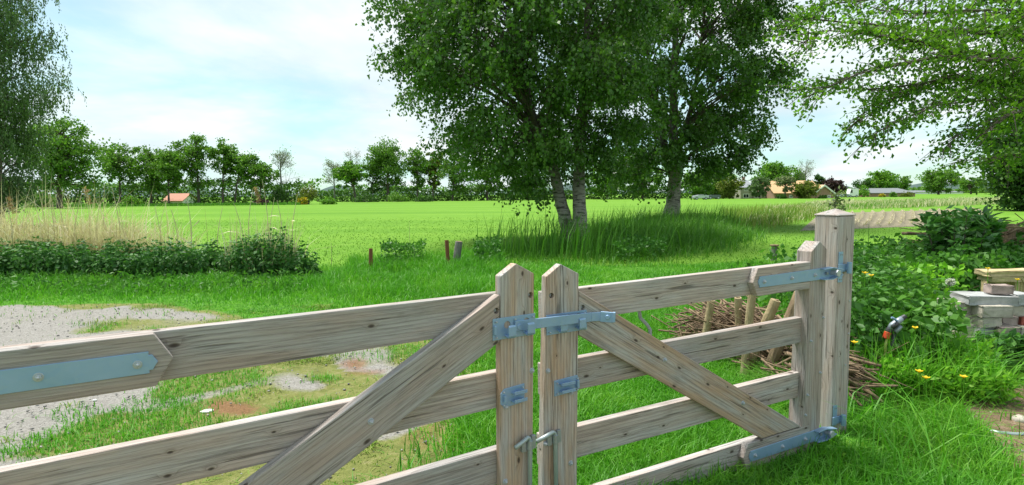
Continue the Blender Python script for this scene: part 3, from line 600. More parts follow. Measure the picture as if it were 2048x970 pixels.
for x, y, l in ((85, 372, -10), (100, 378, -6), (108, 380, -10), (128, 388, -18), (235, 372, -12), (240, 410, -4), (373, 395, 0), (312, 412, -3), (199, 405, 1), (485, 405, -18), (527, 358, -3), (556, 400, -2), (547, 395, 2), (590, 385, 6), (347, 420, -4), (442, 415, 3), (50, 405, 2), (66, 420, -8)):
    stalk(x, 12.0 + random.random() * 0.6, y, l, False, 'tall bare dry reed stalk rising above the dark nettle hedge', 'bare reeds above the nettles')
for x, yb, yt in ((662, 540, 484), (818, 520, 440)):
    p = G(x, yb); t = W(x, yt, p[1]); mb = MB(); mb.tube([p, (Vector(p) + Vector(t)) / 2 + Vector((0.02, 0, 0)), t], [0.008, 0.006, 0.003], 4)
    tag(mb.build('grass_stem', M['straw']), 'single pale grass stem between the nettles and the rusty stakes' if x < 700 else 'single pale grass stem near the taller rusty stake', 'grass stem')

# nettles, brambles and weeds on the right
hf2 = lambda x, y: .85 * np.clip(0.16 + 0.20 * (y - 4.4), 0.1, 0.72) + 0.34 * vnoise(x, y, 1.7, 95) ** 1.5 + 0.26 * vnoise(x, y, 5, 96) ** 2
pp = [(2.75, 4.6), (3.5, 4.6), (3.9, 5.0), (4.0, 6.4), (5.0, 6.9), (5.9, 7.2), (8.0, 8.6), (9.6, 10.0), (7.2, 10.4), (4.4, 7.8), (2.7, 5.6)]
whorl_stuff('nettle_patch', 'tall lighter nettles standing in the weeds right of the post', M['leaf_patch'], [(2.75, 4.65), (3.5, 4.65), (4.0, 5.6), (4.0, 6.6), (6, 7.6), (7.5, 9.6), (4.4, 7.8), (2.75, 5.6)], 620, lambda x, y: np.clip(.50 + .20 * (y - 4.6), .4, .9) * (.55 + .7 * vnoise(x, y, 1.9, 95)), .12, rng, tiers=7)
q = scatter([(2.7, 4.3), (3.7, 4.3), (4.1, 6), (2.8, 5.6)], 2600, rng); stuff('long_grass', [blade_geo(q, .5, .009, rng, .5, .7)], M['lawn'], 'tall grass blades among the weeds right of the post')
stuff('bramble_patch', [leafmass(pp, 14000, hf2, 0.058, rng, 0.08, np.array([[0, -0.35, -0.2]]), 0.75, 0.4), leafmass(pp, 5000, hf2, 0.10, rng, 0.08, np.array([[0, -0.35, -0.4]]), 0.62, 0.4)], M['leaf_patch'], 'dense green nettles and brambles right of the gate post')
pp2 = [(4.1, 4.9), (5.5, 4.6), (6.0, 5.2), (4.4, 5.55)]
stuff('nettle_patch', [leafmass(pp2, 4200, lambda x, y: 0.13 + 0.30 * vnoise(x, y, 2.4, 97), 0.085, rng, 0.05, np.array([[0, -0.6, -0.4]]), 0.6, 0.5)], M['leaf_nettle'], 'darker nettles in front of the paving block stack')
q = scatter([(2.75, 4.3), (3.7, 4.2), (3.9, 4.8), (3.1, 5.0)], 2600, rng); q[:, 2] = 0.04 + (0.10 + 0.30 * vnoise(q[:, 0], q[:, 1], 3, 99)) * rng.random(len(q)) ** 0.7
stuff('bright_weeds', [leaf_geo(q, 0.07, rng, np.array([[0, -0.3, 0.3]]), 0.3)], M['bright'], 'bright yellow green weeds in front of the nettles')
q = scatter([(4.3, 6.2), (4.95, 6.3), (4.9, 6.7), (4.3, 6.7)], 600, rng); q[:, 2] = 0.3 + 0.5 * rng.random(len(q))
stuff('pale_weeds', [leaf_geo(q, 0.07, rng, np.array([[0, -0.3, 0.3]]), 0.6)], M['bright'], 'pale green leafy weeds beside the block stack')
for poly, n, h, s, lab in (([G(1230, 528), G(1330, 522), G(1330, 505), G(1230, 508)], 1500, 0.42, 0.07, 'low leafy weeds under the birches'), ([G(760, 545), G(850, 540), G(850, 525), G(770, 528)], 1500, 0.5, 0.06, 'leafy weeds between the two rusty stakes'), ([G(945, 540), G(1000, 538), G(1000, 520), G(950, 522)], 900, 0.5, 0.07, 'leafy weeds right of the old cut stump')):
    stuff('weed_clump', [leafmass(poly, n, lambda x, y: h * (0.7 + 0.6 * vnoise(x, y, 3, 98)), s, rng, 0.05, None, 0.7)], M['leaf_patch'], lab)

q = scatter([(-9, 9.6), (-5, 9.4), (-3.6, 9.6), (-3.6, 11), (-13, 11)], 2600, rng); q[:, 2] = .05 + .2 * rng.random(len(q))
stuff('verge_weeds', [leaf_geo(q, .09, rng, np.array([[0, -.3, .1]]), .35)], M['leaf_patch'], 'leafy weeds in the verge in front of the nettle hedge')
q = scatter([G(1380, 680), G(1560, 700), G(1640, 650), G(1640, 560), G(1540, 560)], 900, rng); q[:, 2] = .1 + .55 * rng.random(len(q))
stuff('hedge_weeds', [leaf_geo(q, .085, rng, np.array([[0, -.3, .2]]), .7)], M['leaf_patch'], 'green weeds growing through the brushwood behind the gate')
# ================================================================== THE GATE
def leaf_frame(P0, yaw, tilt, drop=1.2):
    d = Vector((math.cos(yaw) * math.cos(tilt), math.sin(yaw) * math.cos(tilt), math.sin(tilt)))
    u = Vector((-math.cos(yaw) * math.sin(tilt), -math.sin(yaw) * math.sin(tilt), math.cos(tilt)))
    b = u.cross(d)                                   # away from the camera
    R = Matrix((d, b, u)).transposed().to_4x4()
    return Matrix.Translation(Vector(P0) - u * drop) @ R
DROP = 1.2
ML = leaf_frame((-0.05, 2.3715, EYE - 0.3987), 0.5897, -0.0039)
MR = leaf_frame((0.3, 2.6755, EYE - 0.4327), 0.4815, 0.0169)
FR = -0.042                                          # front face of stiles, braces and pads; rails lie behind y = 0
TB = 0.045
def holes(o, cuts):
    """cut real counterbores (x, z, radius, depth in the object's own frame, front face y0)"""
    mb = MB()
    for x, y0, z, r, dep in cuts: mb.cyl((x, y0 - 0.02, z), (0, 1, 0), r, 0.02 + dep, 20)
    cme = mb.mesh('hole'); co = bpy.data.objects.new('hole', cme); C.objects.link(co)
    keep = o.matrix_basis.copy(); par = o.parent
    o.parent = None; o.matrix_basis = Matrix.Identity(4)
    bpy.context.view_layer.update()
    md = o.modifiers.new('b', 'BOOLEAN'); md.operation = 'DIFFERENCE'; md.object = co; md.solver = 'EXACT'
    dg = bpy.context.evaluated_depsgraph_get(); me = bpy.data.meshes.new_from_object(o.evaluated_get(dg))
    o.modifiers.clear(); me.name = o.data.name; o.data = me; o.parent = par; o.matrix_basis = keep
    bpy.data.objects.remove(co); bpy.data.meshes.remove(cme)
def plank(name, parent, poly, y0, y1, ang, mat, bevel=0.0045, cut=()):
    """board of outline poly (along the leaf, up the leaf); its own x axis runs along the grain"""
    ox, oz = poly[0]; ca, sa = math.cos(ang), math.sin(ang)
    loc = [((p[0]-ox)*ca + (p[1]-oz)*sa, -(p[0]-ox)*sa + (p[1]-oz)*ca) for p in poly]
    mb = MB(); mb.prism(loc, y0, y1)
    mw = Matrix.Translation((ox, 0, oz + DROP)) @ Matrix.Rotation(-ang, 4, 'Y')
    o = mb.build(name, mat, parent, mw, bevel, 2)
    if cut: holes(o, [((s-ox)*ca + (v-oz)*sa, y0, -(s-ox)*sa + (v-oz)*ca, r, dep) for s, v, r, dep in cut])
    return o
def bolt(parent, s, v, y=FR, r=0.0085, washer=True, name='bolt'):
    mb = MB()
    if washer: mb.cyl((0, 0.001, 0), (0, -1, 0), r * 1.45, 0.003, 12)
    mb.cyl((0, 0, 0), (0, -1, 0), r, 0.009, 6); mb.ball((0, -0.009, 0), r * 0.62, 8, 5)
    return mb.build(name, M['bolt'], parent, Matrix.Translation((s, y, v + DROP)), 0.0008)
SP, HR = 0.3265, 0.15
def rails(root, s0, s1s):
    for k in range(4):
        v = -SP * k; s0k = s0[k] if hasattr(s0, '__len__') else s0
        plank('rail', root, [(s0k, v), (s1s[k], v), (s1s[k], v - HR), (s0k, v - HR)], 0.0, TB, 0.0, M['rail'])

# ---- left leaf
gl = empty('wooden_gate'); gl.matrix_world = ML
tag(gl, 'left leaf of the grey wooden gate with brace rising to the latch', 'gate', 'leaves of the double gate')
rails(gl, -2.62, [0.128] * 4)
plank('stile', gl, [(-0.026, -1.24), (-0.024, 0.073), (0.052, 0.119), (0.141, 0.072), (0.125, -1.24)], FR, 0.0, math.pi / 2, M['stile'], cut=[(0.122, -0.016, 0.0125, 0.022)])
plank('brace', gl, [(-0.029, 0.0), (-0.029, -0.19), (-1.90, -1.195), (-2.25, -1.195)], FR, -0.0006, math.radians(28.2), M['rail'], cut=[(-0.045, -0.063, 0.0125, 0.02)])
plank('hinge_stile', gl, [(-2.66, -1.2), (-2.66, 0.07), (-2.58, 0.12), (-2.5, 0.07), (-2.5, -1.2)], FR - 0.003, TB + 0.002, math.pi / 2, M['stile'])
plank('hinge_pad', gl, [(-2.5, 0.003), (-1.207, 0.003), (-1.161, -0.074), (-1.207, -0.1515), (-2.5, -0.1515)], FR, -0.0006, 0.0, M['rail'])
def strap(root, pts, y0, y1, bolts, name='strap_hinge'):
    mb = MB(); mb.prism([(p[0], p[1] + DROP) for p in pts], y0, y1)
    o = mb.build(name, M['steel'], root, None, 0.0012)
    for s, v in bolts:
        b = bolt(o, s, v, y0, 0.0085)
    return o
strap(gl, [(-2.5, -0.043), (-1.222, -0.046), (-1.222, -0.056), (-1.213, -0.056), (-1.209, -0.064), (-1.2, -0.078), (-1.209, -0.092), (-1.213, -0.1), (-1.222, -0.1), (-1.222, -0.109), (-2.5, -0.106)], FR - 0.006, FR, [(-1.25, -0.079), (-1.47, -0.076), (-1.78, -0.076), (-2.1, -0.076)])
for s, v in ((0.128, -0.335), (-0.002, -0.462), (-0.008, -0.776), (0.118, -0.672), (0.121, -0.655), (0.0, -1.1)):
    if (s, v) != (0.118, -0.672): bolt(gl, s, v)
bolt(gl, -0.57, -0.398)
bolt(gl, 0.122, -0.016, FR + 0.022, 0.0065); bolt(gl, -0.045, -0.063, FR + 0.02, 0.0065)

# ---- right leaf
gr = empty('wooden_gate'); gr.matrix_world = MR
tag(gr, 'right leaf of the wooden gate with brace falling to the hinge post', 'gate', 'leaves of the double gate')
rails(gr, [-0.186, -0.196, -0.209, -0.223], [1.60, 1.60, 1.595, 1.59])
plank('stile', gr, [(-0.247, -1.24), (-0.192, 0.076), (-0.116, 0.125), (-0.022, 0.075), (-0.056, -1.24)], FR, 0.0, math.pi / 2 , M['stile'], cut=[(-0.167, -0.010, 0.0125, 0.022)])
plank('brace', gr, [(-0.021, -0.004), (-0.025, -0.205), (1.19, -0.962), (1.50, -0.962), (1.545, -0.985), (1.55, -0.978)], FR + 0.001, -0.0006, -math.radians(32), M['stile'], cut=[(-0.002, -0.082, 0.0125, 0.02)])
plank('hinge_stile', gr, [(1.527, -1.165), (1.583, 0.062), (1.655, 0.117), (1.722, 0.068), (1.69, -1.165)], FR + 0.0012, TB + 0.01, math.pi / 2, M['rail'])
plank('hinge_pad', gr, [(1.578, 0.004), (1.140, 0.004), (1.101, -0.074), (1.140, -0.1515), (1.572, -0.1515)], FR, -0.0006, 0.0, M['rail'])
plank('hinge_pad', gr, [(1.60, -0.968), (1.083, -0.968), (1.045, -1.042), (1.075, -1.12), (1.60, -1.12)], FR, -0.0006, 0.0, M['rail'])
def strap_r(v0, v1, sl, sr):
    """flat strap that widens into a folded channel round the pivot bolt"""
    h = v0 - v1; sh = lambda s: (v1 + v0) / 2
    o = strap(gr, [(sl, v0), (sr - 0.02, v0 + 0.004), (sr - 0.02, v1 - 0.004), (sl, v1), (sl, v1 + h*.2), (sl - 0.006, v1 + h*.25), (sl - 0.01, v1 + h*.5), (sl - 0.006, v0 - h*.25), (sl, v0 - h*.2)], FR - 0.006, FR, [(sl + 0.035, (v0+v1)/2), (sl + 0.26, (v0+v1)/2), (sl + 0.46, (v0+v1)/2)])
    ch = MB(); m = (v0 + v1) / 2 + DROP
    ch.prism([(sr - 0.02, m + h*.55), (sr + 0.06, m + h*.62), (sr + 0.155, m + h*.28), (sr + 0.155, m - h*.28), (sr + 0.06, m - h*.62), (sr - 0.02, m - h*.55)], FR - 0.002, FR + 0.003)
    ch.prism([(sr - 0.02, m + h*.55), (sr + 0.06, m + h*.62), (sr + 0.155, m + h*.30), (sr + 0.155, m + h*.22), (sr + 0.06, m + h*.52), (sr - 0.02, m + h*.45)], FR - 0.034, FR - 0.0021)
    ch.prism([(sr - 0.02, m - h*.45), (sr + 0.06, m - h*.52), (sr + 0.155, m - h*.22), (sr + 0.155, m - h*.30), (sr + 0.06, m - h*.62), (sr - 0.02, m - h*.55)], FR - 0.034, FR - 0.0021)
    ch.build('pivot_channel', M['steel'], o, None, 0.001)
    p = MB(); p.cyl((sr + 0.09, FR + 0.02, m), (0, -1, 0), 0.014, 0.062, 14); p.cyl((sr + 0.09, FR - 0.036, m), (0, -1, 0), 0.021, 0.012, 6)
    p.build('pivot_bolt', M['bolt'], o, None, 0.001)
    q = MB(); q.cyl((sr + 0.035, FR - 0.003, m), (0, -1, 0), 0.009, 0.012, 6); q.build('bolt', M['steel_dark'], o, None, 0.0008)
strap_r(-0.044, -0.103, 1.147, 1.675)
strap_r(-1.012, -1.072, 1.094, 1.655)
for s, v in ((-0.192, -0.345), (-0.072, -0.465), (-0.211, -0.673), (-0.080, -0.795), (-0.22, -1.0)): bolt(gr, s, v)
for s, v in ((0.483, -0.401), (1.036, -0.727)): bolt(gr, s, v, FR + 0.001)
for s, v in ((1.593, -0.462), (1.700, -0.337), (1.573, -0.782), (1.684, -0.666), (1.56, -0.9)): bolt(gr, s, v, FR + 0.0012, 0.006)
bolt(gr, -0.167, -0.010, FR + 0.022, 0.0065); bolt(gr, -0.002, -0.082, FR + 0.021, 0.0065)
# wavy stay rod hanging behind the top rail
mb = MB(); mb.tube([(0.405, 0.075, DROP - 0.10), (0.418, 0.075, DROP - 0.165), (0.43, 0.08, DROP - 0.205), (0.475, 0.085, DROP - 0.245), (0.497, 0.085, DROP - 0.275), (0.50, 0.085, DROP - 0.36)], 0.0095, 8)
mb.box(0.385, 0.425, TB, 0.085, DROP - 0.12, DROP - 0.09)
mb.build('stay_rod', M['steel_dark'], gr, None, smooth=True)

# ---- slide latch: a plate on each leaf, the bar slides in the left one's staples
def latch_plate(root, s0, s1, v0, v1, hooks, ovals):
    mb = MB(); mb.box(s0, s1, FR - 0.004, FR - 0.0002, v1 + DROP, v0 + DROP)
    o = mb.build('latch_plate', M['steel'], root, None, 0.001)
    holes(o, [(s, FR - 0.004, v + DROP, 0.0155, 0.0039) for s, v in ovals])
    for s, v in hooks:                               # upturned staple: leaves the plate below the bar and curls up in front of it
        h = MB(); w2 = 0.017; pr = [(FR - 0.004, -0.030), (FR - 0.034, -0.036), (FR - 0.041, -0.026), (FR - 0.041, 0.012), (FR - 0.036, 0.019), (FR - 0.034, 0.012), (FR - 0.035, -0.022), (FR - 0.031, -0.029), (FR - 0.004, -0.024)]
        n = len(pr); vs = [(s - w2, y, v + z + DROP) for y, z in pr] + [(s + w2, y, v + z + DROP) for y, z in pr]
        h.add(vs, [(i, (i+1) % n, (i+1) % n + n, i + n) for i in range(n)] + [tuple(range(n)), tuple(range(2*n-1, n-1, -1))])
        h.build('staple', M['steel'], o, None, 0.0015)
    for s in (s0 + 0.014, (s0 + s1) / 2, s1 - 0.014):
        for v in (v0 - 0.012, v1 + 0.012): bolt(o, s, v, FR - 0.004, 0.0042, False, 'screw')
    return o
lpl = latch_plate(gl, -0.064, 0.143, -0.094, -0.181, [(0.006, -0.139), (0.098, -0.139)], [(0.004, -0.125), (0.098, -0.122)])
e = MB(); e.prism([(-0.064, -0.12 + DROP), (-0.052, -0.12 + DROP), (-0.052, -0.158 + DROP), (-0.064, -0.158 + DROP)], FR - 0.018, FR - 0.0041); e.build('end_stop', M['steel'], lpl, None, 0.003)
lpr = latch_plate(gr, -0.197, 0.016, -0.094, -0.184, [(-0.128, -0.139), (-0.030, -0.139)], [(-0.135, -0.12), (-0.030, -0.118)])
a = ML @ Vector((0.035, FR - 0.0105, DROP - 0.133)); b_ = MR @ Vector((0.035, FR - 0.0105, DROP - 0.128))
X = (b_ - a).normalized(); Y = Vector((0, 0, 1)).cross(X).normalized(); Z = X.cross(Y); L = (b_ - a).length
MBAR = Matrix.Translation(a) @ Matrix((X, Y, Z)).transposed().to_4x4()
bar = MB(); bar.box(0, L, -0.004, 0.004, -0.021, 0.021)
bo = bar.build('slide_bar', M['steel'], lpl, None, 0.0015); bo.matrix_basis = ML.inverted() @ MBAR
mb = MB(); T = Matrix.Translation((L, 0, 0)) @ Matrix.Rotation(-0.22, 4, 'Z')
mb.box(0.001, 0.05, -0.004, 0.004, -0.0205, 0.0205, T); T2 = T @ Matrix.Translation((0.05, 0, 0)) @ Matrix.Rotation(-0.75, 4, 'Z')
mb.box(0.001, 0.062, -0.004, 0.004, -0.024, 0.024, T2)
mb.cyl(T2 @ Vector((0.035, 0.008, 0)), T2.to_3x3() @ Vector((0, -1, 0)), 0.011, 0.02, 12)
mb.box(0.058, 0.07, -0.018, 0.004, -0.020, 0.026, T2)
h = mb.build('slide_bar_handle', M['steel'], lpl, None, 0.0015); h.matrix_basis = ML.inverted() @ MBAR
mb = MB(); mb.cyl((0.022, -0.003, -0.004), (0, -1, 0), 0.012, 0.004, 14); r_ = mb.build('rivet', M['steel'], lpl, None, 0.0015); r_.matrix_basis = ML.inverted() @ MBAR

# ---- the two catches below
def catch(root, s0, s1, v0, v1, rounded):
    mb = MB(); c = 0.018; d = DROP
    if rounded: pl = [(s0, v1 + c + d), (s0, v0 - c + d), (s0 + c, v0 + d), (s1, v0 + 0.005 + d), (s1, v1 + 0.005 + d), (s0 + c, v1 + d)]
    else: pl = [(s0, v1 + d), (s0, v0 + d), (s1 - 0.01, v0 + 0.006 + d), (s1, v0 - 0.012 + d), (s1, v1 + 0.02 + d), (s1 - 0.012, v1 + 0.004 + d)]
    mb.prism(pl, FR - 0.004, FR - 0.0002); o = mb.build('catch_plate', M['steel'], root, None, 0.0012)
    k0, k1 = (s0 + 0.052, s1 - 0.003) if rounded else (s0 + 0.026, s1 - 0.036)
    m = (v0 + v1) / 2 + d
    for dz in (0.016, -0.018):
        q = MB(); q.box(k0, k1, FR - 0.030, FR - 0.0041, m + dz - 0.003, m + dz + 0.003); q.box(k0, k1, FR - 0.030, FR - 0.026, m + dz + 0.0031, m + dz + 0.011); q.build('catch_lip', M['steel'], o, None, 0.001)
    q = MB(); q.box(s0 + 0.012, s0 + 0.022, FR - 0.016, FR - 0.0041, m - 0.014, m + 0.014) if rounded else q.box(s1 - 0.020, s1 - 0.008, FR - 0.02, FR - 0.0041, m - 0.014, m + 0.020)
    q.build('catch_tab', M['steel'], o, None, 0.001)
    for s, v in ((s0 + 0.014, v0 - 0.012), (s0 + 0.014, v1 + 0.012), (s1 - 0.012, v0 - 0.008), (s1 - 0.014, v1 + 0.012)): bolt(o, s, v, FR - 0.004, 0.004, False, 'screw')
catch(gl, -0.030, 0.088, -0.386, -0.464, True)
catch(gr, -0.163, -0.030, -0.394, -0.466, False)

# ---- drop bolts
def drop_bolt(root, s, vtop, hs, hv, hy):
    d = DROP; mb = MB(); y = FR - 0.019
    mb.tube([(s, y, d - 1.26), (s, y, d + vtop - 0.02), (s - 0.004, y, d + vtop - 0.006), (s - 0.014, y - 0.006, d + vtop + 0.002), (s + (hs - s) * .5, y + hy * .5, d + vtop + (hv - vtop) * .5), (hs, y + hy, d + hv)], 0.0098, 10)
    o = mb.build('drop_bolt', M['grey_pipe'], root, None, smooth=True)
    q = MB(); q.cyl((s, y, d + vtop - 0.055), (0, 0, 1), 0.0135, 0.04, 12); q.box(s - 0.036, s - 0.0136, FR - 0.016, FR - 0.0002, d + vtop - 0.062, d + vtop - 0.012); q.box(s + 0.0136, s + 0.034, FR - 0.016, FR - 0.0002, d + vtop - 0.058, d + vtop - 0.002)
    q.build('guide_sleeve', M['steel_dark'], o, None, 0.001)
    q = MB(); q.cyl((s, y, d - 1.05), (0, 0, 1), 0.0135, 0.05, 12); q.box(s - 0.03, s + 0.03, FR - 0.006, FR - 0.0002, d - 1.05, d - 1.0); q.build('guide_sleeve', M['steel_dark'], o, None, 0.001)
drop_bolt(gl, 0.103, -0.606, 0.024, -0.632, -0.008)
drop_bolt(gr, -0.172, -0.618, -0.272, -0.640, -0.008)

# ---- gate post on the right
gp = empty('gate_post'); tag(gp, 'thick square wooden gate post with pyramid cap, right of the gate', 'post')
s0 = 1.93; base = MR @ Vector((s0, 0.045, 0)); gp.location = (base.x, base.y, 0); gp.rotation_euler = (0, 0, 0.4815)
PW = 0.163; PH = EYE - 0.152
def post_board():
    mb = MB(); a, t = 0.0, PH
    vs = [(0, 0, -0.3), (PW, 0, -0.3), (PW, PW, -0.3), (0, PW, -0.3), (0, 0, t), (PW, 0, t), (PW, PW, t), (0, PW, t)]
    mb.add(vs, [(0,3,2,1),(0,1,5,4),(1,2,6,5),(2,3,7,6),(3,0,4,7),(4,5,6,7)])
    # own x axis along the grain: build lying down, stand it up
    R = Matrix.Rotation(-math.pi / 2, 4, 'Y'); mb.v = [tuple(R.inverted() @ Vector(p)) for p in mb.v]
    return mb.build('shaft', M['rail'], gp, R, 0.012, 2)
post_board()
mb = MB(); e = 0.004; t = PH + 0.0005
mb.add([(-e, -e, t), (PW + e, -e, t), (PW + e, PW + e, t), (-e, PW + e, t), (-e, -e, t + 0.008), (PW + e, -e, t + 0.008), (PW + e, PW + e, t + 0.008), (-e, PW + e, t + 0.008), (PW / 2, PW / 2, t + 0.045)], [(0,3,2,1),(0,1,5,4),(1,2,6,5),(2,3,7,6),(3,0,4,7),(4,5,8),(5,6,8),(6,7,8),(7,4,8)])
mb.build('cap', M['rail'], gp, None, 0.003)
def hook_plate(zc, z0, z1, name='hinge_plate'):
    mb = MB(); mb.box(0.008, 0.047, -0.006, -0.0003, z0, z1); o = mb.build(name, M['steel'], gp, None, 0.001)
    q = MB(); q.box(0.0, 0.095, -0.012, -0.0062, zc - 0.02, zc + 0.028); q.cyl((0.075, -0.03, zc - 0.03), (0, 0, 1), 0.015, 0.07, 12); q.box(0.065, 0.085, -0.03, -0.0062, zc - 0.01, zc + 0.02)
    q.build('knuckle', M['steel'], o, None, 0.0015)
    for zz in (z0 + 0.018, z1 - 0.018): 
        for xx in (0.019, 0.036): 
            k = MB(); k.cyl((xx, -0.006, zz), (0, -1, 0), 0.004, 0.003, 8); k.build('screw', M['steel_dark'], o, None)
zt = (MR @ Vector((1.8, 0, DROP - 0.075))).z; zb_ = (MR @ Vector((1.8, 0, DROP - 1.045))).z
hook_plate(zt, zt - 0.085, zt + 0.105)
hook_plate(zb_, zb_ - 0.03, zb_ + 0.10)
for x, z in ((0.14, 1.06), (0.135, 0.93), (0.14, 0.72), (0.12, 0.52)):
    k = MB(); k.cyl((x, 0.001, z), (0, -1, 0), 0.007, 0.005, 10); k.build('nail_head', M['bolt'], gp, None, 0.0008)
# ================================================================== DEAD HEDGE, STAKES, BLOCKS AND SMALL THINGS
def stake(top_px, base_px, d, r, label, mat='stake', grp='stakes of the dead hedge', name='hedge_stake', z0=-0.1, cat='stake'):
    t = W(*top_px, d); b = W(*base_px, d + 0.02)
    # carry the axis down to the ground
    v = (b - t); k = (z0 - t[2]) / min(v[2], -0.05); k = max(k, 1.0); b = t + v * k
    if b[2] < z0 - 0.01: b[2] = z0
    mb = MB(); pts = [Vector(t).lerp(Vector(b), i / 4) + Vector((random.uniform(-1, 1), random.uniform(-1, 1), 0)) * r * (0.12 if 0 < i < 4 else 0) for i in range(5)]
    mb.tube(pts, [r * (0.96 + 0.1 * random.random()) for i in range(5)], 10)
    o = empty(name, (b[0], b[1], max(b[2], 0))); tag(o, label, cat, grp)
    mb.build('pole', M[mat], o, Matrix.Translation(-o.location), 0.004)
    n = MB(); n.cyl(Vector(t) + Vector((0, 0, 0.0005)) , (0, 0, 1), r * 0.55, 0.004, 8); n.build('heartwood', M['oldwood'], o, Matrix.Translation(-o.location))
    return o
stake((1423, 600), (1416, 645), 5.5, 0.036, 'leftmost pale round stake of the brushwood hedge')
stake((1476, 595), (1478, 650), 5.4, 0.033, 'pale stake just left of the tallest stake of the brushwood hedge')
stake((1505, 585), (1486, 770), 4.95, 0.034, 'tallest pale stake, standing in front of the brushwood')
stake((1552, 600), (1535, 640), 4.95, 0.042, 'short stake leaning right with a ragged top, middle of the brushwood')
stake((1600, 586), (1580, 635), 4.8, 0.046, 'thick greyish stake beside the hinge stile of the gate', 'oldwood')
def sticks(n, pts_fn, r, name, label, mat, seed, kids=None):
    rg = random.Random(seed); mb = MB()
    for i in range(n):
        a, b = pts_fn(rg); m = (a + b) / 2 + Vector((rg.uniform(-1, 1), rg.uniform(-1, 1), rg.uniform(-1, 1))) * (b - a).length * 0.09
        q = r * (0.5 + rg.random() ** 2 * 1.4); mb.tube([a, m, b], [q, q * .85, q * .5], 5)
    return tag(mb.build(name, M[mat], smooth=True), label, kind='stuff')
def dh(rg):
    u = rg.random(); c = Vector((2.0, 6.15, 0)).lerp(Vector((2.62, 4.75, 0)), u) + Vector((rg.gauss(.05, .15), rg.gauss(0, .16), 0))
    c.z = 0.03 + (0.55 - .28 * u) * rg.random() ** 1.1 * (0.4 + 0.6 * min(u * 4, 1)); an = -0.75 + rg.gauss(0, 0.7); l = rg.uniform(0.3, 0.8)
    dv = Vector((math.cos(an), math.sin(an), rg.gauss(-0.1, 0.28))) * l / 2
    a, b = c - dv, c + dv; a.z = max(a.z, 0.02); b.z = max(b.z, 0.02); return a, b
sticks(900, dh, 0.0075, 'brushwood', 'heap of dry brown brushwood between the stakes', 'stick', 4)
def dh4(rg):
    c = Vector((2.42 + rg.gauss(0, .12), 4.4 + rg.gauss(0, .12), .04 + .34 * rg.random())); an = -0.75 + rg.gauss(0, .45); l = rg.uniform(.2, .48); dv = Vector((math.cos(an), math.sin(an), rg.gauss(-.15, .2))) * l / 2; a, b = c - dv, c + dv; a.z = max(a.z, .02); b.z = max(b.z, .02); return a, b
sticks(150, dh4, 0.011, 'brushwood', 'end of the brushwood heap spilling out at the foot of the post', 'stick', 14)
def dh2(rg):
    u = rg.random(); c = Vector((4.3, 7.2, 0)).lerp(Vector((9.5, 10.3, 0)), u) + Vector((rg.gauss(0, .25), rg.gauss(0, .3), 0))
    c.z = 0.1 + 0.5 * rg.random(); an = 0.5 + rg.gauss(0, 0.45); l = rg.uniform(0.4, 1.3)
    dv = Vector((math.cos(an), math.sin(an), rg.gauss(0, 0.2))) * l / 2; return c - dv, c + dv
sticks(200, dh2, 0.009, 'brushwood', 'older brushwood half grown over by the brambles', 'stick', 6)
for (p0, p1, d0, d1, r, lab) in (((1690, 760), (1752, 797), 4.5, 4.35, 0.024, 'thick brown branch end poking out right of the post, upper one'),
                                 ((1692, 795), (1757, 838), 4.4, 4.15, 0.022, 'pale thick branch end lying lowest right of the post'),
                                 ((1690, 742), (1735, 756), 4.6, 4.5, 0.014, 'thin pale branch topmost right of the post'),
                                 ((1690, 815), (1745, 845), 4.35, 4.15, 0.012, 'thin dark branch under the pale thick branch')):
    a, b = Vector(W(*p0, d0)), Vector(W(*p1, d1)); a = a - (b - a) * 0.6; mb = MB(); mb.tube([a, (a + b) / 2 + Vector((0, 0, 0.03)), b], [r, r * 1.05, r * .9], 8)
    o = empty('cut_branch', (b.x, b.y, 0)); tag(o, lab, 'branch', 'branches beside the post'); mb.build('wood', M['oldwood' if r > .02 else 'stick'], o, Matrix.Translation(-o.location), smooth=True)
    e = MB(); e.cyl(b, (b - a), r * 0.8, 0.003, 8); e.build('cut_end', M['stake'], o, Matrix.Translation(-o.location))

# second brushwood hedge, right edge
stake((2022, 448), (2000, 545), 9.2, 0.085, 'split brown post with a notched top at the right edge', 'oldwood', 'posts of the rear dead hedge', 'split_post', cat='post')
stake((2004, 485), (1992, 540), 8.6, 0.065, 'shorter leaning split post left of the notched post', 'stake', 'posts of the rear dead hedge', 'split_post', cat='post')
def dh3(rg):
    c = Vector((rg.uniform(6.4, 9.2), rg.uniform(8.6, 9.6), rg.uniform(0.35, 1.1))); an = rg.gauss(0.15, 0.45); l = rg.uniform(0.3, 1.1)
    dv = Vector((math.cos(an), math.sin(an) * .5, rg.gauss(0.05, 0.2))) * l / 2; return c - dv, c + dv
sticks(200, dh3, 0.014, 'brushwood', 'dark tangle of brushwood by the split posts at the right edge', 'stick', 9)
mb = MB(); p = W(1975, 462, 9.9); mb.box(0, 1.6, 0, 0.04, 0.2, p[2] - 0.0); tag(mb.build('plank', plain('dark_wet_wood', (0.07, 0.045, 0.03), .8, 0, .4, 12), None, Matrix.Translation((p[0], p[1], 0)), 0.004), 'dark brown board standing behind the split posts', 'board')

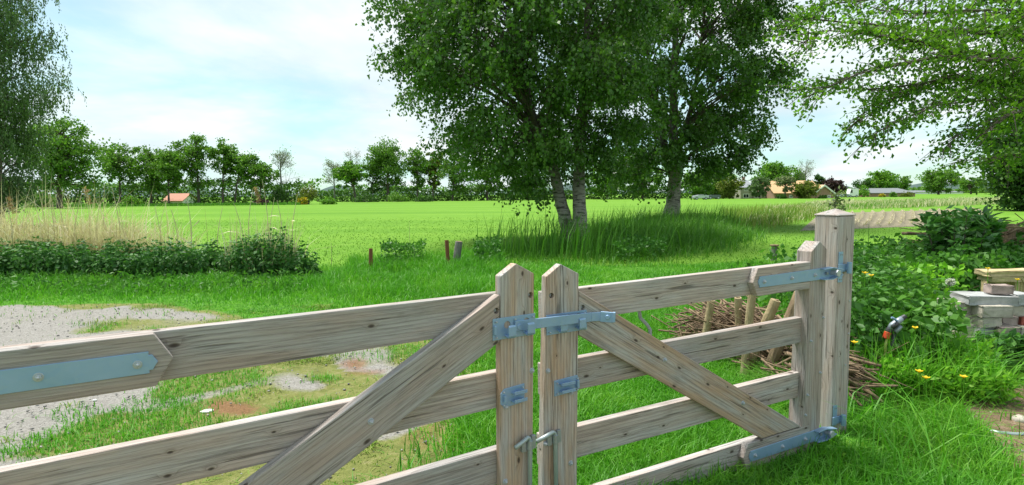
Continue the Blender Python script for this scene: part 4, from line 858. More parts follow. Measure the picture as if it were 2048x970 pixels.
# paving blocks
def stone_mat(name, c, v=0.35):
    m, nd, lk, b = new_mat(name); tc = nd.new('ShaderNodeTexCoord'); oi = nd.new('ShaderNodeObjectInfo')
    n = noise(nd, lk, tc.outputs['Object'], 14, 7, 0.7); n2 = noise(nd, lk, tc.outputs['Object'], 3.5, 4)
    r = ramp(nd, [(0.3, tuple(x * (1 - v) for x in c)), (0.55, c), (0.8, tuple(min(1, x * (1 + v * .7)) for x in c))]); lk.new(n, r.inputs[0])
    s = ramp(nd, [(0.5, (0, 0, 0)), (0.75, (1, 1, 1))]); lk.new(n2, s.inputs[0])
    col = mix(nd, lk, math_n(nd, lk, 'MULTIPLY', s.outputs[0], 0.4), r.outputs[0], (0.16, 0.15, 0.12))
    lk.new(col, b.inputs['Base Color']); b.inputs['Roughness'].default_value = 0.92; bump(nd, lk, n, 0.6, 0.006, b); return m
M['paver'] = stone_mat('pinkish_paver', (0.36, 0.28, 0.25)); M['concrete'] = stone_mat('pale_concrete', (0.46, 0.42, 0.35)); M['slate'] = stone_mat('bluish_grey_stone', (0.38, 0.39, 0.385))
M['yellow_stone'] = stone_mat('yellow_stone', (0.50, 0.40, 0.22)); M['redbrick'] = stone_mat('red_brick', (0.36, 0.10, 0.07))
def block(x0, x1, ytop, ybot, d, depth, mat, label, yaw=0.0, name='paving_block', cat='block', grp='blocks of the loose stack'):
    a = W(x0, ybot, d); b = W(x1, ybot, d); t = W(x0, ytop, d); wd = b[0] - a[0]; h = t[2] - a[2]
    mb = MB(); mb.box(0, wd, 0, depth, 0, h); me = mb.mesh(name, 0.006, 2)
    bm = bmesh.new(); bm.from_mesh(me); bmesh.ops.subdivide_edges(bm, edges=bm.edges, cuts=2)
    for v in bm.verts: v.co += Vector([random.uniform(-1, 1) for _ in range(3)]) * 0.0065
    bm.to_mesh(me); bm.free()
    o = link(name, me, M[mat]); o.location = (a[0], a[1], a[2]); o.rotation_euler = (random.uniform(-.015, .015), random.uniform(-.015, .015), yaw + random.uniform(-.08, .08)); return tag(o, label, cat, grp)
block(1983, 2022, 571, 588, 5.55, 0.13, 'paver', 'pinkish paver lying on top of the block stack', -0.12)
block(1938, 2030, 593, 611.5, 5.5, 0.30, 'slate', 'bluish grey slab under the pinkish paver', -0.05, 'stone_slab')
block(2032, 2075, 590, 611, 5.6, 0.3, 'slate', 'grey slab piece at the right end of the top layer', 0.05, 'stone_slab')
block(1925, 1962, 606, 627, 5.55, 0.26, 'concrete', 'pale block with its corner turned out, left end of the second layer', 0.22)
block(1964, 2023, 612.5, 634.5, 5.42, 0.30, 'concrete', 'long pale block in the middle of the second layer', -0.04)
block(2026, 2075, 612.5, 633, 5.62, 0.3, 'concrete', 'grey block at the right end of the second layer', 0.03)
block(1921, 1962, 628, 648, 5.55, 0.26, 'concrete', 'rough block at the left end of the third layer', 0.05)
block(1966, 2001, 636, 655, 5.42, 0.25, 'concrete', 'pale block in the middle of the third layer', 0.0)
block(2003, 2040, 635, 653, 5.55, 0.25, 'paver', 'block with a brownish face at the right of the third layer', 0.2)
block(2042, 2080, 622 + 12, 653, 5.6, 0.2, 'redbrick', 'red brick at the right edge of the stack', 0.0, 'brick', 'brick')
block(1915, 1957, 649, 672, 5.5, 0.28, 'concrete', 'block half hidden by nettles, left of the bottom layer', -0.03)
block(1960, 1997, 656.5, 678, 5.42, 0.28, 'slate', 'dark block behind the nettles, middle of the bottom layer', 0.02)
block(2000, 2036, 655, 678, 5.36, 0.25, 'paver', 'pale pinkish block at the right of the bottom layer', -0.06)
block(2040, 2085, 655, 678, 5.5, 0.28, 'concrete', 'grey stone at the right edge of the bottom layer', 0.0)
block(1908, 1958, 674, 712, 5.46, 0.3, 'concrete', 'lowest block on the soil, left of the stack', 0.0)
block(1961, 2010, 680, 712, 5.4, 0.3, 'concrete', 'lowest block on the soil, middle of the stack', 0.0)
block(2014, 2085, 680, 712, 5.4, 0.3, 'slate', 'lowest block on the soil, right of the stack', 0.0)
# yellow stones behind
for x0, x1, y0, y1, l in ((1979, 2075, 543, 553.5, 'long yellow stone beam on top behind the pinkish paver'), (1984, 2041, 554, 563.5, 'shorter yellow stone beam under the long one'), (2043, 2080, 554, 563.5, 'yellow stone end piece at the right edge')):
    block(x0, x1, y0, y1, 6.3, 0.22, 'yellow_stone', l, 0, 'stone_beam', 'stone', 'yellow stones behind the stack')
for i, l in enumerate(('leftmost upright yellow brick under the stone beam', 'second upright yellow brick under the stone beam', 'third upright yellow brick under the stone beam', 'fourth upright yellow brick, at the right edge')):
    block(2026 + i * 9, 2033.5 + i * 9, 564, 640, 6.32, 0.2, 'yellow_stone', l, 0, 'upright_brick', 'brick', 'yellow stones behind the stack')
block(1980, 2024, 564, 712, 6.4, 0.2, 'yellow_stone', 'yellow stone block behind the pinkish paver', 0, 'stone_block', 'stone', 'yellow stones behind the stack')

# rusty stakes and stumps beyond the drive
def pole(name, px, yb, yt, r, lean, mat, label, cat, n=8):
    b = G(px, yb); t = W(px + lean, yt, b[1]); mb = MB(); mb.tube([Vector(b) - Vector((0, 0, .1)), (Vector(b) + Vector(t)) / 2, t], [r, r, r * .95], n)
    o = empty(name, b); tag(o, label, cat); mb.build('shaft', M[mat], o, Matrix.Translation(-Vector(b)), 0.003); return o, Vector(t) - Vector(b)
def angle_iron(px, yb, yt, lean, label):
    b = G(px, yb); t = W(px + lean, yt, b[1]); h = t[2]; o = empty('rusty_stake', b); tag(o, label, 'stake', 'rusty stakes')
    o.rotation_euler = (0.0, math.atan2(t[0] - b[0], h), 0.4); mb = MB(); mb.box(-.035, .035, 0, .008, -.1, h); mb.box(-.035, -.027, .0081, .06, -.1, h); mb.build('angle_bar', M['rust'], o, None, 0.002)
    for z in (0.25, 0.5): k = MB(); k.cyl((0.01, 0, h * z), (0, -1, 0), 0.012, 0.015, 6); k.build('bolt', M['rust'], o)
angle_iron(742, 548, 497, 0, 'shorter rusty iron stake left of the taller one')
angle_iron(898, 541, 480, -4, 'taller rusty iron stake left of the cut stump')
o, tp = pole('cut_stump', 911, 535, 483, 0.085, 7, 'greybark', 'grey cut round post leaning right beside the taller rusty stake', 'stump', 12)
k = MB(); k.cyl(tp, (0.1, 0, 1), 0.07, 0.006, 12); k.build('cut_top', M['oldwood'], o)
o, tp = pole('short_post', 1547, 522, 492, 0.07, 2, 'greybark', 'short weathered post with a flat cap in the grass behind the gate', 'post', 10)
k = MB(); k.cyl(tp, (0, 0, 1), 0.10, 0.03, 10); k.build('cap', M['oldwood'], o, None, 0.004)

# hose gun standing on a spike in the weeds
hp_ = W(1783, 690, 4.6); hg = empty('hose_nozzle', (hp_[0], hp_[1], 0)); tag(hg, 'grey hose nozzle with an orange collar standing in the weeds', 'hose nozzle')
HM = Matrix.Translation(-Vector((hp_[0], hp_[1], 0)))
def hw(x, y, dd=0): return Vector(W(x, y, 4.6 + dd))
mb = MB(); mb.tube([hw(1783, 860), hw(1782, 700), hw(1788, 668)], [0.010, 0.012, 0.016], 8); mb.build('spike', M['black'], hg, HM, smooth=True)
mb = MB(); mb.tube([hw(1771, 677), hw(1776, 664)], [0.024, 0.026], 14); mb.build('collar', M['orange'], hg, HM, 0.003)
mb = MB(); mb.tube([hw(1776.5, 663), hw(1779, 657)], [0.026, 0.024], 14); mb.build('ring', M['black'], hg, HM, 0.003)
mb = MB(); mb.tube([hw(1779, 658), hw(1785, 651), hw(1797, 642), hw(1805, 636)], [0.02, 0.027, 0.025, 0.02], 12); mb.tube([hw(1790, 664, -.01), hw(1802, 652, -.01)], [0.02, 0.016], 10)
mb.build('body', plain('silver_grey_plastic', (0.26, 0.30, 0.34), 0.4, 0.3, 0.2, 30), hg, HM, smooth=True)
mb = MB(); mb.tube([hw(1784, 655, -.03), hw(1797, 646, -.035)], [0.017, 0.015], 8); mb.build('grip_inset', M['black'], hg, HM, smooth=True)
mb = MB(); mb.tube([hw(1804, 637), hw(1811, 632)], [0.022, 0.018], 12); mb.build('tip', M['black'], hg, HM, 0.002)
mb = MB(); mb.tube([hw(1794, 642, -.02), hw(1786, 636, -.03), hw(1783, 635, -.03)], [0.010, 0.009, 0.008], 8); mb.build('lever', M['steel'], hg, HM)
mb = MB(); mb.tube([hw(1773, 676), hw(1771, 690), hw(1771, 712), hw(1776, 735), hw(1790, 760, -.1)], 0.010, 8); mb.build('hose', M['hose'], hg, HM, smooth=True)

# pipe and stones at the bottom right, pale scrap on the drive
mb = MB(); pts = [G(1975, 861, .03), G(2000, 866, .03), G(2030, 869, .03), G(2100, 869, .03)]; mb.tube(pts, 0.014, 8); tag(mb.build('garden_pipe', M['grey_pipe'], smooth=True), 'thin grey pipe lying on the soil at the right edge', 'pipe')
def pebble(x, y, sx, sy, sz, mat, label, name='stone'):
    p = G(x, y); mb = MB(); mb.ball((0, 0, 0), 1, 9, 6, (sx, sy, sz)); me = mb.mesh(name, smooth=True)
    for v in me.vertices: v.co *= 1 + random.uniform(-.13, .13)
    o = link(name, me, M[mat]); o.location = (p[0], p[1], sz * .6 + .015); o.rotation_euler = (0, 0, random.random() * .6); return tag(o, label, 'stone')
pebble(2042, 851, 0.06, 0.05, 0.035, 'concrete', 'pale stone on the dark soil above the grey pipe')
M['white_stone'] = plain('white_scrap', (0.75, 0.75, 0.72), 0.7, 0, 0.08, 20)
pebble(415, 828, 0.05, 0.03, 0.012, 'white_stone', 'flat white pebble in the rusty moss on the drive', 'white_pebble')
pebble(190, 805, 0.018, 0.012, 0.008, 'white_stone', 'tiny white pebble near the edge of the grass strip', 'white_pebble')

# flowers
def flower(x, y, d, label, s=0.028, mat='yellow', name='yellow_flower', gz=None):
    p = W(x, y, d); o = empty(name, (p[0], p[1], 0)); tag(o, label, 'flower', 'yellow flowers in the weeds')
    mb = MB(); mb.tube([(0.02, 0.02, 0), (0.01, 0, p[2] * .6), (0, 0, p[2])], 0.003, 4); mb.build('stem', M['bright'], o)
    q = MB()
    for k in range(5):
        a = k * 2 * math.pi / 5 + x; c, sn = math.cos(a), math.sin(a); up = Vector((c, sn, 0.55)).normalized(); sd = Vector((-sn, c, 0))
        q.add([Vector((0, 0, p[2])), Vector((0, 0, p[2])) + up * s * .6 + sd * s * .4, Vector((0, 0, p[2])) + up * s, Vector((0, 0, p[2])) + up * s * .6 - sd * s * .4], [(0, 1, 2, 3)])
    q.build('petals', M[mat], o); c = MB(); c.ball((0, 0, p[2] + .004), s * .28, 6, 4); c.build('flower_centre', M['yellow'], o)
for x, y, d, l in ((1838, 744, 4.15, 'yellow flower left of a pair in the bright weeds'), (1852, 757, 4.1, 'larger yellow flower right of a pair in the bright weeds'), (1927, 755, 4.0, 'lone yellow flower right of the bright weeds'),
                   (1709, 686, 4.5, 'small yellow flower close to the right side of the post'), (1730, 547, 5.1, 'pale yellow flower head just right of the upper hinge'), (1742, 552, 5.1, 'second pale yellow flower head right of the upper hinge'),
                   (1976, 538, 5.9, 'yellow flower below the rear brushwood'), (2035, 560, 6.1, 'yellow flower in front of the yellow stones'), (1866, 612, 5.4, 'pale yellow flower under the dandelion clock'), (1830, 657, 4.4, 'tiny pale yellow flower right of the hose nozzle')):
    flower(x, y, d, l, 0.032)
p = W(1899, 564, 5.6); dc = empty('dandelion', (p[0], p[1], 0)); tag(dc, 'white dandelion clock on a tall stem above the weeds', 'flower')
mb = MB(); mb.tube([(0, 0, 0), (0, 0, p[2] * .7), (0.01, 0, p[2])], 0.004, 5); mb.build('stem', M['bright'], dc)
rg = np.random.default_rng(2); dd = unit(rg.normal(size=(260, 3))); V, Fc = leaf_geo(dd * 0.008 + np.array([0.01, 0, p[2]]), 0.034, rg, dd * 3, 0.25); link('seed_head', np_mesh('seed_head', V, Fc), M['clock'], dc)
# broad leaved weeds at the foot of the post
for x, y, s, l in ((1667, 945, 0.07, 'light green lobed weed left of the pair below the hinge'), (1712, 925, 0.07, 'light green lobed weed right of the pair below the hinge'), (1655, 915, 0.05, 'small lobed weed just under the lower hinge')):
    p = G(x, y); rg = np.random.default_rng(int(x)); th = rg.random(11) * 6.28; P_ = np.stack([np.cos(th) * .012, np.sin(th) * .012, 0.07 + rg.random(11) * .05], 1)
    V, Fc = leaf_geo(P_, s, rg, np.stack([np.cos(th), np.sin(th), np.full(11, 0.15)], 1) * 2, 0.85); o = empty('lobed_weed', (p[0], p[1], 0)); tag(o, l, 'plant', 'lobed weeds below the hinge')
    link('leaves', np_mesh('leaves', V, Fc), M['bright'], o)
    mb = MB(); [mb.tube([(0, 0, 0), tuple(q)], 0.002, 4) for q in P_]; mb.build('stems', M['bright'], o)
# ================================================================== TREES
def bez(a, b, c, n):
    return [a * (1-t)**2 + b * 2*t*(1-t) + c * t*t for t in np.linspace(0, 1, n)]
def birch(name, label, base, trunks, profile, nclump, nleaf, seed, lsize=0.062):
    """trunks: list of polylines (world); profile: (z, xmin, xmax) silhouettes"""
    rg = np.random.default_rng(seed); base = np.array(base); root = empty(name, base); tag(root, label, 'tree', 'birches beside the drive')
    tm = MB()
    for tr, r0 in trunks:
        p = np.array(tr) ; n = len(p); rad = [r0 * (1.25 if i == 0 else 1) * (1 - 0.86 * i / (n - 1)) for i in range(n)]
        # resample smoothly
        q = []; rr_ = []
        for i in range(n - 1):
            for t in np.linspace(0, 1, 4, endpoint=False):
                a = p[max(i-1, 0)]; b = p[i]; c = p[i+1]; d = p[min(i+2, n-1)]
                q.append(0.5 * ((2*b) + (-a+c)*t + (2*a-5*b+4*c-d)*t*t + (-a+3*b-3*c+d)*t**3) + rg.normal(size=3) * r0 * .05); rr_.append(rad[i] * (1-t) + rad[i+1] * t)
        q.append(p[-1]); rr_.append(rad[-1]); tm.tube([x - base for x in q], rr_, 12)
    tm.build('trunk', M['birch'], root, smooth=True)
    pz = np.array([p[0] for p in profile]); pa = np.array([p[1] for p in profile]); pb = np.array([p[2] for p in profile])
    wz = np.interp(np.linspace(pz[0], pz[-1], 200), pz, (pb - pa)) ** 1.6; zs = np.linspace(pz[0], pz[-1], 200)
    z = rg.choice(zs, nclump, p=wz / wz.sum()) + rg.normal(size=nclump) * .1
    cx = np.interp(z, pz, (pa + pb) / 2); R = np.interp(z, pz, (pb - pa) / 2)
    th = rg.random(nclump) * 2 * math.pi; rad = R * np.sqrt(rg.uniform(0.04, 0.92, nclump))
    cen = np.stack([cx + rad * np.cos(th), base[1] + rad * np.sin(th) * 0.9, z], 1)
    br = MB(); allp = np.concatenate([np.array(t[0]) for t in trunks])
    for c in cen:                                      # limbs sweep out and up from the trunk, then arch over
        cand = [t for t, _ in trunks]; best = None
        for t in cand:
            p = np.array(t); zz = max(c[2] - 0.35 * math.hypot(c[0] - p[0][0], c[1] - p[0][1]) - 0.4, 2.0)
            s = np.array([np.interp(zz, p[:, 2], p[:, k]) for k in range(3)])
            if best is None or np.linalg.norm(s - c) < np.linalg.norm(best - c): best = s
        m = (best + c) / 2 + np.array([0, 0, 0.18 * np.linalg.norm(c - best)])
        L = np.linalg.norm(c - best); r = 0.012 + 0.010 * L
        br.tube([x - base for x in bez(best, m, c, 5)], [r, r * .75, r * .5, r * .33, r * .2], 5, False)
    # hanging twigs
    ns = nleaf // 13; ci = rg.integers(0, nclump, ns); sp = 0.20 + 0.24 * rg.random((nclump, 1))
    st = cen[ci] + rg.normal(size=(ns, 3)) * sp[ci] * np.array([1.15, 1.15, 0.75]); ou = unit(st - np.array([cx.mean(), base[1], 0]) * [1, 1, 0] - st * [0, 0, 1])
    ln = rg.uniform(0.25, 0.8, (ns, 1)); drp = rg.uniform(0.2, 0.95, (ns, 1)); dirv = unit(ou * (1 - drp) + np.array([[0, 0, -1.0]]) * drp + rg.normal(size=(ns, 3)) * 0.25)
    k = 13; t = np.linspace(0, 1, k)[None, :, None]; pts = st[:, None] + dirv[:, None] * ln[:, None] * t + np.array([0, 0, -0.22]) * (t ** 2) * ln[:, None]
    lp = (pts + rg.normal(size=pts.shape) * 0.045).reshape(-1, 3); low = lp[:, 2] < pz[0] + 1.3; tx = np.min([np.hypot(lp[:, 0] - np.interp(lp[:, 2], np.array(t)[:, 2], np.array(t)[:, 0]), 0) for t, r in trunks[:2]], axis=0); keep = ~((lp[:, 1] < base[1] + .4) & (lp[:, 2] < pz[0] + .9) & (tx < .4) & (rg.random(len(lp)) < .85)) & (lp[:, 2] > .9) & ((lp[:, 2] > pz[0] + .3) | (rg.random(len(lp)) < .35)); lp = lp[keep]
    V, Fc = leaf_geo(lp - base, lsize, rg, np.array([[0, 0, -0.55]]), 0.75); link('crown', np_mesh('crown', V, Fc), M['leaf_birch'], root)
    for i in range(0, ns, 3):
        a, b, c = pts[i, 0] - base, pts[i, 6] - base, pts[i, 12] - base; br.tube([a, b, c], [0.006, 0.004, 0.002], 3, False)
    br.build('branches', M['bark'], root)
    return root
D1 = 20.6; b1 = G(1156, 482); D1 = b1[1]
w1 = lambda x, y, dd=0: W(x, y, D1 + dd)
tr1 = [([w1(1142, 486), w1(1131, 440), w1(1117, 385), w1(1105, 335), w1(1080, 265), w1(1050, 190), w1(1035, 90), w1(1028, -60), w1(1030, -200)], 0.255),
       ([w1(1165, 488, -.15), w1(1160, 430, -.15), w1(1158, 360, 0), w1(1161, 290), w1(1166, 200), w1(1172, 90, .3), w1(1176, -60, .4), w1(1180, -260, .4)], 0.27),
       ([w1(1090, 300), w1(1062, 225, -.8), w1(1045, 130, -1.2), w1(1020, 20, -1.5), w1(1010, -80, -1.6)], 0.11)]
def prof(rows, d): return [(W(0, y, d)[2], W(a, y, d)[0], W(b, y, d)[0]) for y, a, b in rows]
birch('birch_tree', 'double trunked birch with white bark and dark full crown, nearest the gate', (b1[0], b1[1], 0), tr1,
      prof([(395, 1000, 1100), (372, 960, 1180), (345, 905, 1225), (300, 868, 1262), (250, 842, 1285), (200, 800, 1295), (130, 768, 1305), (60, 775, 1305), (0, 785, 1305), (-120, 800, 1300), (-230, 900, 1240), (-300, 1030, 1150)], D1), 270, 125000, 21, 0.112)
b2 = G(1342, 452); D2 = b2[1]; w2 = lambda x, y, dd=0: W(x, y, D2 + dd)
tr2 = [([w2(1339, 458), w2(1345, 410), w2(1350, 360), w2(1348, 300), w2(1346, 220), w2(1350, 120), w2(1352, 0), w2(1352, -160)], 0.40),
       ([w2(1347, 350), w2(1330, 290), w2(1312, 220), w2(1298, 130), w2(1290, 20), w2(1285, -80)], 0.2),
       ([w2(1349, 335), w2(1362, 280), w2(1385, 200), w2(1400, 100), w2(1410, -20)], 0.15)]
birch('birch_tree', 'single trunked white birch standing farther back to the right of the double one', (b2[0], b2[1], 0), tr2,
      prof([(385, 1240, 1300), (368, 1225, 1420), (345, 1195, 1452), (310, 1180, 1500), (265, 1172, 1535), (220, 1172, 1560), (150, 1165, 1568), (70, 1165, 1572), (0, 1170, 1570), (-120, 1190, 1540), (-200, 1270, 1440)], D2), 235, 94000, 22, 0.14)

# weeping tree at the left edge
def weeping(label, d, rows, base_px, seed):
    rg = np.random.default_rng(seed); bx = W(*base_px, d); base = np.array([bx[0], d, 0]); root = empty('weeping_tree', base); tag(root, label, 'tree')
    pr = prof(rows, d); pz = np.array([p[0] for p in pr]); pa = np.array([p[1] for p in pr]); pb = np.array([p[2] for p in pr])
    tm = MB(); H = pz[-1]; tm.tube([(0, 0, -.1), (.1, 0, 2), (0.25, 0, 5), (0, 0.2, 9), (0.1, 0, H)], [0.34, .27, .22, .12, .03], 10); tm.build('trunk', M['bark'], root, smooth=True)
    nc = 190; z = rg.uniform(pz[0] + .5, pz[-1], nc); R = np.interp(z, pz, (pb - pa) / 2); cx = np.interp(z, pz, (pa + pb) / 2); th = rg.random(nc) * 6.283; rad = R * np.sqrt(rg.uniform(.1, 1, nc))
    cen = np.stack([cx + rad * np.cos(th), d + rad * np.sin(th), z], 1); br = MB()
    for c in cen:
        s = np.array([base[0] + .1, d, max(2.2, c[2] - 1.2 - .2 * abs(c[0] - base[0]))]); m = (s + c) / 2 + np.array([0, 0, .8]); br.tube([x - base for x in bez(s, m, c, 5)], [.05, .04, .03, .02, .01], 4, False)
    ns = 7600; ci = rg.integers(0, nc, ns); st = cen[ci] + rg.normal(size=(ns, 3)) * [.45, .45, .4]; ln = rg.uniform(.4, 1.1, (ns, 1)); k = 12; t = np.linspace(0, 1, k)[None, :, None]
    ou = rg.normal(size=(ns, 3)) * [.35, .35, .05]; pts = st[:, None] + (ou[:, None] * np.sqrt(t) + np.array([0, 0, -1.0]) * t) * ln[:, None]
    lp = (pts + rg.normal(size=pts.shape) * .05).reshape(-1, 3); lp = lp[lp[:, 2] > 0.8]
    V, Fc = leaf_geo(lp - base, 0.15, rg, np.array([[0, 0, -1.0]]), 0.45); link('crown', np_mesh('crown', V, Fc), M['leaf_weep'], root)
    for i in range(0, ns, 4): br.tube([pts[i, 0] - base, pts[i, 6] - base, pts[i, 11] - base], [.012, .008, .004], 3, False)
    br.build('branches', M['bark'], root)
weeping('grey green weeping tree cut off by the left edge of the view', 33, [(412, -110, 0), (385, -150, 20), (330, -190, 34), (250, -200, 52), (180, -200, 82), (110, -190, 95), (40, -180, 75), (-40, -170, 60), (-140, -120, 20)], (-8, 400), 31)

# big tree whose boughs hang in from the right
def overhang():
    rg = np.random.default_rng(41); base = np.array([13.2, 11.4, 0.0]); root = empty('overhanging_tree', base); tag(root, 'large leafy tree with long boughs hanging in from the right', 'tree')
    tm = MB(); tm.tube([(0, 0, -.1), (-.05, 0, 2.0), (.05, .1, 4.2), (0, .1, 7), (.2, 0, 10)], [.42, .34, .29, .2, .06], 12); tm.build('trunk', M['bark'], root, smooth=True)
    bo = [  # boughs: picture track with depth, thickness at start
        ([(2330, 70, 11.3), (2060, 72, 10.4), (1960, 62, 10.0), (1850, 62, 9.7), (1740, 48, 9.5), (1640, 35, 9.4), (1590, 40, 9.3)], .085),
        ([(2330, 110, 11.3), (2050, 118, 10.0), (1960, 112, 9.6), (1850, 90, 9.3), (1720, 60, 9.0), (1650, 62, 8.9), (1605, 85, 8.8)], .07),
        ([(2330, 110, 11.3), (2060, 120, 9.4), (1900, 112, 9.0), (1830, 120, 8.8), (1730, 140, 8.7), (1655, 180, 8.6), (1600, 178, 8.6)], .075),
        ([(2330, 160, 11.3), (2080, 180, 10.6), (1930, 148, 10.0), (1850, 172, 9.8), (1790, 195, 9.6), (1730, 225, 9.5), (1700, 255, 9.5)], .06),
        ([(2330, 150, 11.3), (2060, 180, 10.2), (1910, 152, 9.7), (1780, 182, 9.4), (1680, 178, 9.2), (1620, 170, 9.1)], .05),
        ([(2330, 170, 11.3), (2080, 192, 9.6), (1960, 200, 9.1), (1880, 205, 8.9), (1800, 235, 8.8), (1745, 270, 8.7)], .045),
        ([(2330, 190, 11.3), (2100, 230, 9.4), (1990, 235, 9.0), (1920, 265, 8.8), (1885, 300, 8.7)], .045),
        ([(2330, 210, 11.3), (2130, 300, 10.5), (2040, 310, 10.2), (1985, 318, 10.0), (1930, 320, 9.9)], .045),
        ([(2330, 20, 11.3), (2060, 10, 10.5), (1930, -10, 10.2), (1800, -5, 10.0), (1690, 0, 9.9), (1620, 20, 9.8)], .07),
        ([(2330, 20, 11.3), (2050, 30, 9.0), (1950, 20, 8.6), (1850, 25, 8.4), (1760, 20, 8.3)], .06),
        ([(2330, 0, 11.3), (2080, -80, 11), (1930, -110, 10.8), (1780, -100, 10.6), (1650, -60, 10.5)], .08),
        ([(2330, 90, 11.3), (2120, 140, 12.4), (2000, 150, 12.2), (1900, 190, 12.0), (1830, 230, 11.9)], .06),
        ([(2330, 60, 11.3), (2100, 60, 13), (1990, 50, 12.8), (1880, 70, 12.6), (1790, 90, 12.5)], .06),
        ([(2330, 230, 11.3), (2120, 210, 8.8), (2040, 215, 8.6), (1985, 250, 8.5), (1960, 290, 8.45)], .04)]
    bm_ = MB(); lv = []; tw = 0
    for tr, r0 in bo:
        P = np.array([W(x, y, d) for x, y, d in tr]); P[0] = np.array([base[0], base[1], min(max(P[0][2], 2.8), 7.5)])
        n = len(P); seg = np.linalg.norm(np.diff(P, axis=0), axis=1); cum = np.concatenate([[0], np.cumsum(seg)]); T = cum / cum[-1]
        f = lambda t: np.stack([np.interp(t, T, P[:, k]) for k in range(3)], -1)
        ts = np.linspace(0, 1, 22); q = f(ts); q[1:-1] = (q[:-2] + 2 * q[1:-1] + q[2:]) / 4 + rg.normal(size=(20, 3)) * .02
        bm_.tube([x - base for x in q], [max(.007, r0 * (1 - .9 * t)) for t in ts], 7)
        Lb = cum[-1]; nt_ = int(Lb * 17)
        for j in range(nt_):
            t = 1 - rg.random() ** 1.0 * 0.8; o = f(t); tang = unit(f(min(t + .03, 1)) - f(max(t - .03, 0)))
            side = rg.choice([-1, 1]); h = unit(np.cross(tang, [0, 0, 1])) * side
            dv = unit(tang * rg.uniform(.35, 1.1) + h * rg.uniform(.3, 1.0) + np.array([0, 0, rg.normal() * .42 - .10])); L = rg.uniform(.25, .85) * (1.15 - .5 * t)
            e = o + dv * L + np.array([0, 0, -.12 * L]); mid = (o + e) / 2 + np.array([0, 0, .05 * L]); bm_.tube([o - base, mid - base, e - base], [.0095, .006, .003], 4, False)
            nl = int(L * 40); tt = rg.random((nl, 1)) ** .7; pp_ = o + (e - o) * tt + rg.normal(size=(nl, 3)) * np.array([.075, .075, .06]); lv.append(pp_)
    lp = np.concatenate(lv); V, Fc = leaf_geo(lp - base, 0.068, rg, np.array([[0, 0, -.25]]), 0.62); link('crown', np_mesh('crown', V, Fc), M['leaf_oak'], root)
    bm_.build('branches', M['bark'], root, smooth=True)
overhang()

# ---- trees beyond the meadow
def tree(label, cx, ybase, d, ytop, x0, x1, ybot, mat, seed, n=3600, ls=0.42, r0=0.26, bark='bark', name='tree', group='trees beyond the meadow', sparse=1.0, nclump=34, flat=.55, cat='tree', lean=0):
    """cx, ybase: trunk foot; crown between x0..x1 and ytop..ybot in the photograph, d metres away"""
    rg = np.random.default_rng(seed); b = W(cx, ybase, d); base = np.array([b[0], d, 0.0]); root = empty(name, base); tag(root, label, cat, group)
    zt = W(cx, ytop, d)[2]; zb = W(cx, ybot, d)[2]; xa, xb = W(x0, ytop, d)[0], W(x1, ytop, d)[0]
    c0 = np.array([(xa + xb) / 2 - base[0], 0, (zt + zb) / 2]); R = np.array([(xb - xa) / 2, (xb - xa) / 2 * .9, (zt - zb) / 2])
    nclump *= 2.3; u = unit(rg.normal(size=(int(nclump), 3))) * (rg.uniform(.05, 1.15, (int(nclump), 1)) ** .5); nclump = int(nclump)
    cr = R.min() * rg.uniform(.10, .27, (nclump, 1)); cen = c0 + u * (R * [1.04, 1.04, 1.0] - cr * .35) + np.array([0, 0, -.12]) * R
    k_ = nclump // 8; cen[:k_, 2] = rg.uniform(zb * .62, zb * 1.05, k_); cen[:k_, :2] = c0[:2] + (cen[:k_, :2] - c0[:2]) * .75; cr[:k_] *= .7
    tm = MB(); sway = rg.normal(size=2) * .02; htop = zb + (zt - zb) * .75
    tp = [(sway[0] * h + c0[0] * (h / zt) ** 1.5, sway[1] * h, h) for h in np.linspace(0, htop, 6)]; tm.tube([(0, 0, -.2)] + tp, [r0 * 1.25] + [r0 * (1 - .8 * i / 5) for i in range(6)], 7)
    tp = np.array(tp)
    for c in cen:
        hz = np.clip(c[2] - rg.uniform(.25, .5) * np.hypot(c[0], c[1]) - .3, zb * .72, htop); s = np.array([np.interp(hz, tp[:, 2], tp[:, k]) for k in range(3)])
        m = (s + c) / 2 + np.array([0, 0, .1 * np.linalg.norm(c - s)]); r = r0 * .3; tm.tube(bez(s, m, c, 4), [r, r * .7, r * .45, r * .15], 4, False)
    tm.build('trunk', M[bark], root, smooth=True)
    nl = int(n * 1.45 * sparse); ci = rg.integers(0, nclump, nl); pt = cen[ci] + rg.normal(size=(nl, 3)) * cr[ci] * np.array([.8, .8, flat]) * .95
    V, Fc = leaf_geo(pt, ls, rg, None, .8); link('crown', np_mesh('crown', V, Fc), M[mat], root)
    return root
